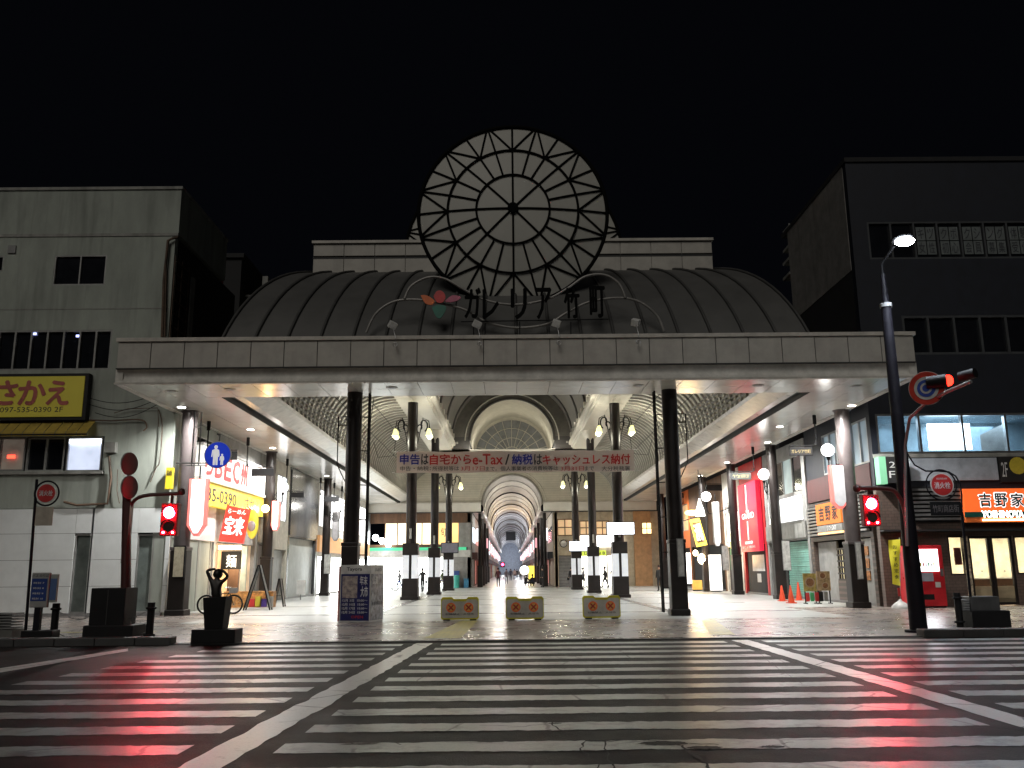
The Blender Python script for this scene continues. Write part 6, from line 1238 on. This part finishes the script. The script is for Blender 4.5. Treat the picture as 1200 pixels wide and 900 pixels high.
o = MB().ball(W(311, 596, 45.2), .2, 14, 8).build('orange_lamp', emit('orange_spot_lamp', (1, .55, .25), 16, 0)); tag(o, 'small glaring orange lamp on the second left column', 'lamp')
def sandwich(px, pyb, pyt, hwpx, label, m, side=True):
    g = G(px, pyb); h = W(px, pyt, g.y).z; wd_ = hwpx*2*g.y/FPX; t = thing('a_frame_board', label, 'sandwich board', (g.x, g.y, 0), 0, 'standing boards outside the left shops'); w2 = wd_/2
    for s in (-1, 1):
        MB().add([(s*w2, -.16, .1), (s*w2, .16, .1), (s*.02, .16, h), (s*.02, -.16, h), (s*w2-s*.03, -.16, .1), (s*w2-s*.03, .16, .1), (-s*.01, .16, h), (-s*.01, -.16, h)], [(0, 1, 2, 3), (7, 6, 5, 4), (0, 3, 7, 4), (1, 5, 6, 2)]).build('board', m, t, local=True)
        for y in (-.18, .18): MB().cyl((s*w2, y, 0), (s*.02, y, h), .035, n=6).build('leg', M_black, t, local=True)
    MB().cyl((-w2*.55, -.3, h*.4), (w2*.55, -.3, h*.4), .012, n=5).build('stay', M_black, t, local=True)
sandwich(302, 715, 662, 15, 'tall black A-frame board outside the menu board shop', mat('chalk_board', (.25, .25, .24), .5, var=.4)); sandwich(327, 711, 678, 6, 'smaller pale folding board right of the tall A-frame', mat('pale_menu', (.42, .38, .35), .6, var=.4, scale=6))
t = thing('phone_box_sign', 'small upright notice stand by the left granite shop', 'notice stand', tuple(G(352, 703)), 0); g = G(352, 703); MB().box(g.x-.25, g.x+.25, g.y, g.y+.05, .3, 1.1).build('notice', M_white, t); MB().box(g.x-.03, g.x+.03, g.y, g.y+.05, 0, .3).build('post', M_grey, t)
# poster on the near left column
a = R(('f', 33.55), 204, 215, 641, 676); t = thing('column_poster_board', 'narrow cream poster fixed on the base of the nearest left column', 'poster', ((a[0]+a[1])/2, 33.5, a[2])); MB().box(a[0], a[1], 33.5, 33.56, a[2], a[3]).build('poster', mat('cream_poster', (.5, .46, .34), .5, var=.2, scale=6), t); MB().box(a[0]-.05, a[1]+.05, 33.56, 33.6, a[2]-.05, a[3]+.05).build('frame', M_black, t)
for x0, x1, y0, y1, Y, lab in ((918, 926, 634, 668, 44.6, 'pale tall poster on the second right column'), (1005, 1010, 636, 678, 34.4, 'narrow grey strip on the nearest right column'), (847, 853, 640, 668, 53.0, 'white poster on the third right column'), (380, 387, 650, 672, 59.6, 'white poster on the third left column'), (795, 801, 632, 675, 30.2, 'pale strip on the side of the right front column')):
    a = R(('f', Y), x0, x1, y0, y1); t = thing('column_poster_board', lab, 'poster', (a[0], Y, a[2])); MB().box(a[0], a[1], Y, Y+.04, a[2], a[3]).build('poster', M_poster, t); MB().box(a[0]-.03, a[1]+.03, Y+.04, Y+.07, a[2]-.03, a[3]+.03).build('frame', M_grey, t)

# ---- right side: cones, menu boards, flag, vending machine, bar signs
M_cone = mat('orange_cone', (.75, .07, .02), .45)
def cone(px, py, label, m=M_cone, h=.72):
    g = G(px, py); t = thing('traffic_cone', label, 'traffic cone', (g.x, g.y, 0), 0, 'traffic cones by the mint shutter'); MB().lathe((0, 0, .04), [(.15, 0), (.03, h-.06), (.02, h-.04)], 16).build('cone', m, t, local=True); MB().box(-.19, .19, -.19, .19, 0, .045).build('base', m, t, local=True, bevel=.01)
cone(917, 704.5, 'orange cone, leftmost of three by the second right column'); cone(927.5, 707, 'orange cone, nearest and middle one of three', h=.78); cone(936.5, 703.5, 'orange cone, rightmost and tallest of three by the column', h=.86)
cone(902.5, 697, 'green cone beside the pale pillar', mat('green_cone', (.03, .5, .12), .5), .8)
for i, (x0, x1, y0, y1, lab) in enumerate(((941.5, 956.5, 672, 693, 'yellow menu board with a round bowl picture, left of two'), (957.5, 973, 669.5, 692, 'brown menu board with two bowl pictures, right of two'))):
    Y = 39.0; a = R(('f', Y), x0, x1, y0, y1); t = thing('menu_board', lab, 'menu board', ((a[0]+a[1])/2, Y, 0)); MB().box(a[0], a[1], Y, Y+.05, a[2], a[3]).build('board', mat(('mustard_board', 'tan_board')[i], ((.55, .42, .12), (.45, .32, .18))[i], .5, var=.35, scale=7), t)
    for x in (a[0]+.05, a[1]-.05): MB().box(x-.02, x+.02, Y+.02, Y+.07, 0, a[2]).build('leg', M_black, t); MB().box(x-.02, x+.02, Y-.2, Y+.3, 0, .04).build('foot', M_black, t)
    for k in range(2 if i else 1):
        cx_ = (a[0]+a[1])/2+(.0 if not i else (-.04, .05)[k]); cz = (a[2]+a[3])/2+(0 if not i else (.22, -.2)[k]); r_ = .22 if not i else .15
        bo = MB().cyl((cx_, Y-.012, cz), (cx_, Y, cz), r_, n=20).build('bowl_picture', mat('bowl_rim', (.5, .38, .28), .4), t); MB().cyl((cx_, Y-.02, cz), (cx_, Y-.013, cz), r_*.75, n=20).build('food_picture', mat('beef_picture', (.28, .12, .05), .5, var=.4, scale=20), bo)
    for k, m_ in enumerate((M_red, M_green, M_red) if not i else (M_black, M_grey)): MB().box(a[0]+.06+.2*k, a[0]+.22+.2*k, Y, Y+.04, .1, a[2]-.05).build('leaflet', m_, t)
g = G(1056, 713); t = thing('yellow_flag_banner', 'yellow upright flag with black writing on a white pole and white base', 'banner flag', (g.x, g.y, 0)); Y = g.y
MB().lathe((g.x, Y, 0), [(.33, 0), (.33, .08), (.2, .2), (.06, .28), (.05, .34)], 18).build('water_base', M_white, t); MB().cyl((g.x, Y, .3), W(1054, 630, Y), .018, n=8).build('pole', M_white, t)
pp_ = [W(1041, 633, Y), W(1055, 632, Y), W(1055, 680, Y), W(1050, 690, Y), W(1046, 680, Y)]; rows = []
for j in range(9):
    q0, q1 = (W(1041+j*.6, 633+j*6.4, Y), W(1054.5, 632+j*6.8, Y)); rows.append([q0.lerp(q1, i/4)+Vector((0, .05*math.sin(i+j*.8), 0)) for i in range(5)])
MB().grid(rows).build('flag_cloth', emit('yellow_flag', (.9, .8, .05), .12, .3, base=(.75, .68, .05)), t)
for k, ch in enumerate('おすすめ定食'): p = W(1048.6+k*.5, 641+k*7, Y-.12); text(ch, M_letter_dk, t, p, (1, 0, 0), (0, 0, 1), .16, .14, 'lettering', .003, .03)
MB().box(g.x-.06, g.x+.02, Y-.02, Y+.02, .45, .75).build('red_tag', M_red, t)
Yv = 34.3; a = R(('f', Yv), 1063, 1107, 639, 707); t = thing('vending_machine', 'red drinks vending machine with a blazing white display against the brown wall', 'vending machine', ((a[0]+a[1])/2, Yv, 0)); hv = a[3]; a = (a[0], a[1], 0, hv)
MB().box(a[0], a[1], Yv, Yv+.75, .05, hv).build('cabinet', mat('vending_red', (.6, .02, .03), .3), t, bevel=.03); xl = a[0]+.28*(a[1]-a[0]); xr = a[0]+.86*(a[1]-a[0])
MB().box(a[0]+.06, xr, Yv-.04, Yv-.001, hv*.58, hv-.15).build('lit_display', emit('vending_glow', (.97, .96, 1), 4.5, .1), t); MB().box(a[0]+.08, xr-.25, Yv-.03, Yv-.001, hv*.42, hv*.56).build('pale_panel', mat('vending_pale', (.4, .42, .5), .4), t)
for k in range(10): MB().cyl((a[0]+.14+.1*k, Yv-.05, hv*.66), (a[0]+.14+.1*k, Yv-.05, hv*.72), .03, n=8).build('can', [M_red, M_blue, M_green, M_white, M_yellow][k % 5], t)
MB().box(xr+.04, a[1]-.05, Yv-.02, Yv-.001, hv*.5, hv*.62).build('coin_panel', M_chrome, t); MB().box(a[0]+.3, a[0]+.95, Yv-.02, Yv-.001, .3, .5).build('delivery_slot', M_black, t); MB().box(a[1]-.4, a[1]-.2, Yv-.02, Yv-.001, .75, .95).build('sticker', M_white, t); MB().box(a[0]+.05, a[1]-.05, Yv+.02, Yv+.7, 0, .05).build('foot', M_black, t)
lamp('AREA', ((a[0]+xr)/2, Yv-.2, hv*.8), 14, (.95, .95, 1), .7, None, (0, -1, 0))
# golden bar lanterns and framed sign
t = thing('framed_golden_sign', 'slanted golden-framed lit sign outside the wooden bar', 'lit sign', tuple(W(820, 618, 62))); Yg = 58; V_ = [W(x, y, Yg) for x, y in ((817, 641), (829, 638.5), (819.5, 607), (808.5, 609))]; cg = sum(V_, Vector())/4
MB().add(V_+[v+Vector((0, .2, 0)) for v in V_], [(0, 1, 2, 3), (7, 6, 5, 4), (0, 4, 5, 1), (1, 5, 6, 2), (2, 6, 7, 3), (3, 7, 4, 0)]).build('gold_frame', emit('gold_frame_glow', (1, .75, .1), 2.4, .1), t)
vi = [cg+(v-cg)*.74+Vector((0, -.02, 0)) for v in V_]; MB().add(vi, [(0, 1, 2, 3)]).build('dark_face', mat('sign_dark_face', (.35, .22, .12), .5, var=.5, scale=5), t); text('酒場', E_softwhite, t, cg+Vector((0, -.03, 0)), (vi[1]-vi[0]), (vi[3]-vi[0]), .45, 1.1, 'lettering', .01, .03)
t = thing('oval_gold_sign', 'glowing oval gold sign above the slanted framed sign', 'lit sign', tuple(W(811, 602, 59))); MB().ball(W(811, 601, 58.5), .5, 18, 8, (1, .25, .38)).build('oval_glow', emit('oval_gold', (1, .72, .25), 5, .1), t); MB().cyl(W(811, 601, 58.6), W(811, 601, 58.6)+Vector((.8, .2, .3)), .03, n=6).build('bracket', M_black, t)
lamp('POINT', tuple(W(815, 655, 60)), 320, (1, .65, .3), .4); lamp('POINT', tuple(W(822, 612, 57)), 80, (1, .7, .3), .3)
for i, (x, y) in enumerate(((823, 655), (800, 650), (815, 648))):
    c = W(x, y, 61); t = thing('paper_lantern', 'round glowing lantern in front of the wooden bar, %s' % ('brightest, by the doorway', 'at the left end', 'small one in the middle')[i], 'lantern', tuple(c)); MB().ball(c, (.32, .22, .18)[i], 14, 10, (1, 1, 1.15)).build('lantern_shade', emit('lantern_glow', (1, .8, .5), 8, .05), t); MB().cyl(c+Vector((0, 0, .2)), c+Vector((0, 0, .8)), .015, n=5).build('cord', M_black, t)
for i, (x0, x1, y0, y1, Y, m, lab) in enumerate(((801, 810, 648, 684, 60, E_white, 'overexposed white standing sign left of the bar door'), (812, 823, 680, 691, 59, emit('orange_crate', (1, .55, .1), .8, .4), 'small glowing orange rack on the pavement by the bar'), (832, 846, 650, 692, 57, E_softwhite, 'leaning white menu sheets beside the third right column'), (857, 863, 643, 668, 54.6, M_green, 'green apron cloth hung outside the white lit shop'), (857, 864, 625, 646, 54.7, emit('yellow_strip', (1, .85, .1), .9, .2), 'yellow lit strip above the green cloth'))):
    a = R(('f', Y), x0, x1, y0, y1); t = thing('standing_sign', lab, 'sign', ((a[0]+a[1])/2, Y, max(0, a[2]))); MB().box(a[0], a[1], Y, Y+.25, max(0.03, a[2]), a[3]).build('panel', m, t, bevel=.02); MB().box(a[0]+.03, a[1]-.03, Y+.03, Y+.22, max(0, a[2]-.08), max(.03, a[2])).build('base', M_black, t)
p = W(829, 588, 56); t = thing('conical_shade_lamp', 'bright white conical lamp shade hanging by the third right globe', 'lamp', tuple(p)); MB().lathe((p.x-.5, p.y, p.z-.9), [(.32, 0), (.26, .4), (.12, .8), (.06, 1.1)], 16).build('shade', emit('cone_shade', (1, .98, .92), 3, .1), t); MB().cyl((p.x-.5, p.y, p.z+.6), (p.x-.5, p.y, 7.7), .02, n=6).build('cord', M_black, t)
# bins and boxes at the far left corner, clutter at the right column
for x0, x1, y0, y1, m, nm, lab, cat in ((532, 538, 669, 687, mat('blue_box_paint', (.03, .08, .3), .5), 'recycling_box', 'tall dark blue box behind the turquoise bin', 'box'), (543.5, 549, 678, 688, mat('light_blue_box', (.05, .25, .45), .5), 'storage_box', 'light blue box by the grey wall at the left end', 'box')):
    a = R(('f', 82.6), x0, x1, y0, y1); t = thing(nm, lab, cat, ((a[0]+a[1])/2, 82.6, 0)); MB().box(a[0], a[1], 82.6, 83.1, 0, a[3]-.08).build('body', m, t, bevel=.02); MB().box(a[0]-.03, a[1]+.03, 82.57, 83.13, a[3]-.08, a[3]).build('lid', m, t)
a = R(('f', 82.0), 531.5, 538.5, 674, 688); t = thing('rubbish_bin', 'turquoise rubbish bin in front of the blue box', 'bin', ((a[0]+a[1])/2, 82, 0)); MB().lathe(((a[0]+a[1])/2, 82, 0), [(.24, 0), (.28, a[3]-.12)], 14).build('body', mat('turquoise_bin', (.05, .45, .38), .5), t); MB().lathe(((a[0]+a[1])/2, 82, a[3]-.12), [(.31, 0), (.31, .05), (.1, .12)], 14).build('lid', mat('turquoise_bin', (.05, .45, .38), .5), t)
g = G(765, 686); t = thing('shopping_trolley_bag', 'dark wheeled bag standing alone on the far right floor', 'bag', (g.x, g.y, 0)); MB().box(g.x-.25, g.x+.25, g.y-.15, g.y+.2, .08, .75).build('bag_body', M_black, t, bevel=.05); MB().tube([(g.x-.15, g.y, .75), (g.x-.15, g.y, .95), (g.x+.15, g.y, .95), (g.x+.15, g.y, .75)], .015, 5).build('handle', M_grey, t); MB().box(g.x-.15, g.x+.12, g.y-.16, g.y-.15, .45, .6).build('pale_patch', M_white, t)
g = G(623, 684); t = thing('yellow_lit_board', 'yellow lit standing board beside a glaring white lamp on the street', 'lit sign', (g.x, g.y, 0)); MB().box(g.x-.3, g.x+.35, g.y+1, g.y+1.2, .5, 2.0).build('lit_board', emit('yellow_board', (1, .8, .1), 1.6, .1), t); MB().box(g.x-.25, g.x+.3, g.y+1.02, g.y+1.18, 0, .5).build('stand', M_black, t)
g = G(615, 684); t = thing('work_lamp', 'glaring white lamp on a short stand near the squatting people', 'lamp', (g.x, g.y+1.5, 0)); MB().ball((g.x, g.y+1.5, 1.5), .5, 14, 10).build('lamp_glow', emit('work_lamp', (1, 1, .97), 12, 0), t); MB().cyl((g.x, g.y+1.5, 0), (g.x, g.y+1.5, 1.1), .04, n=6).build('stand', M_black, t)
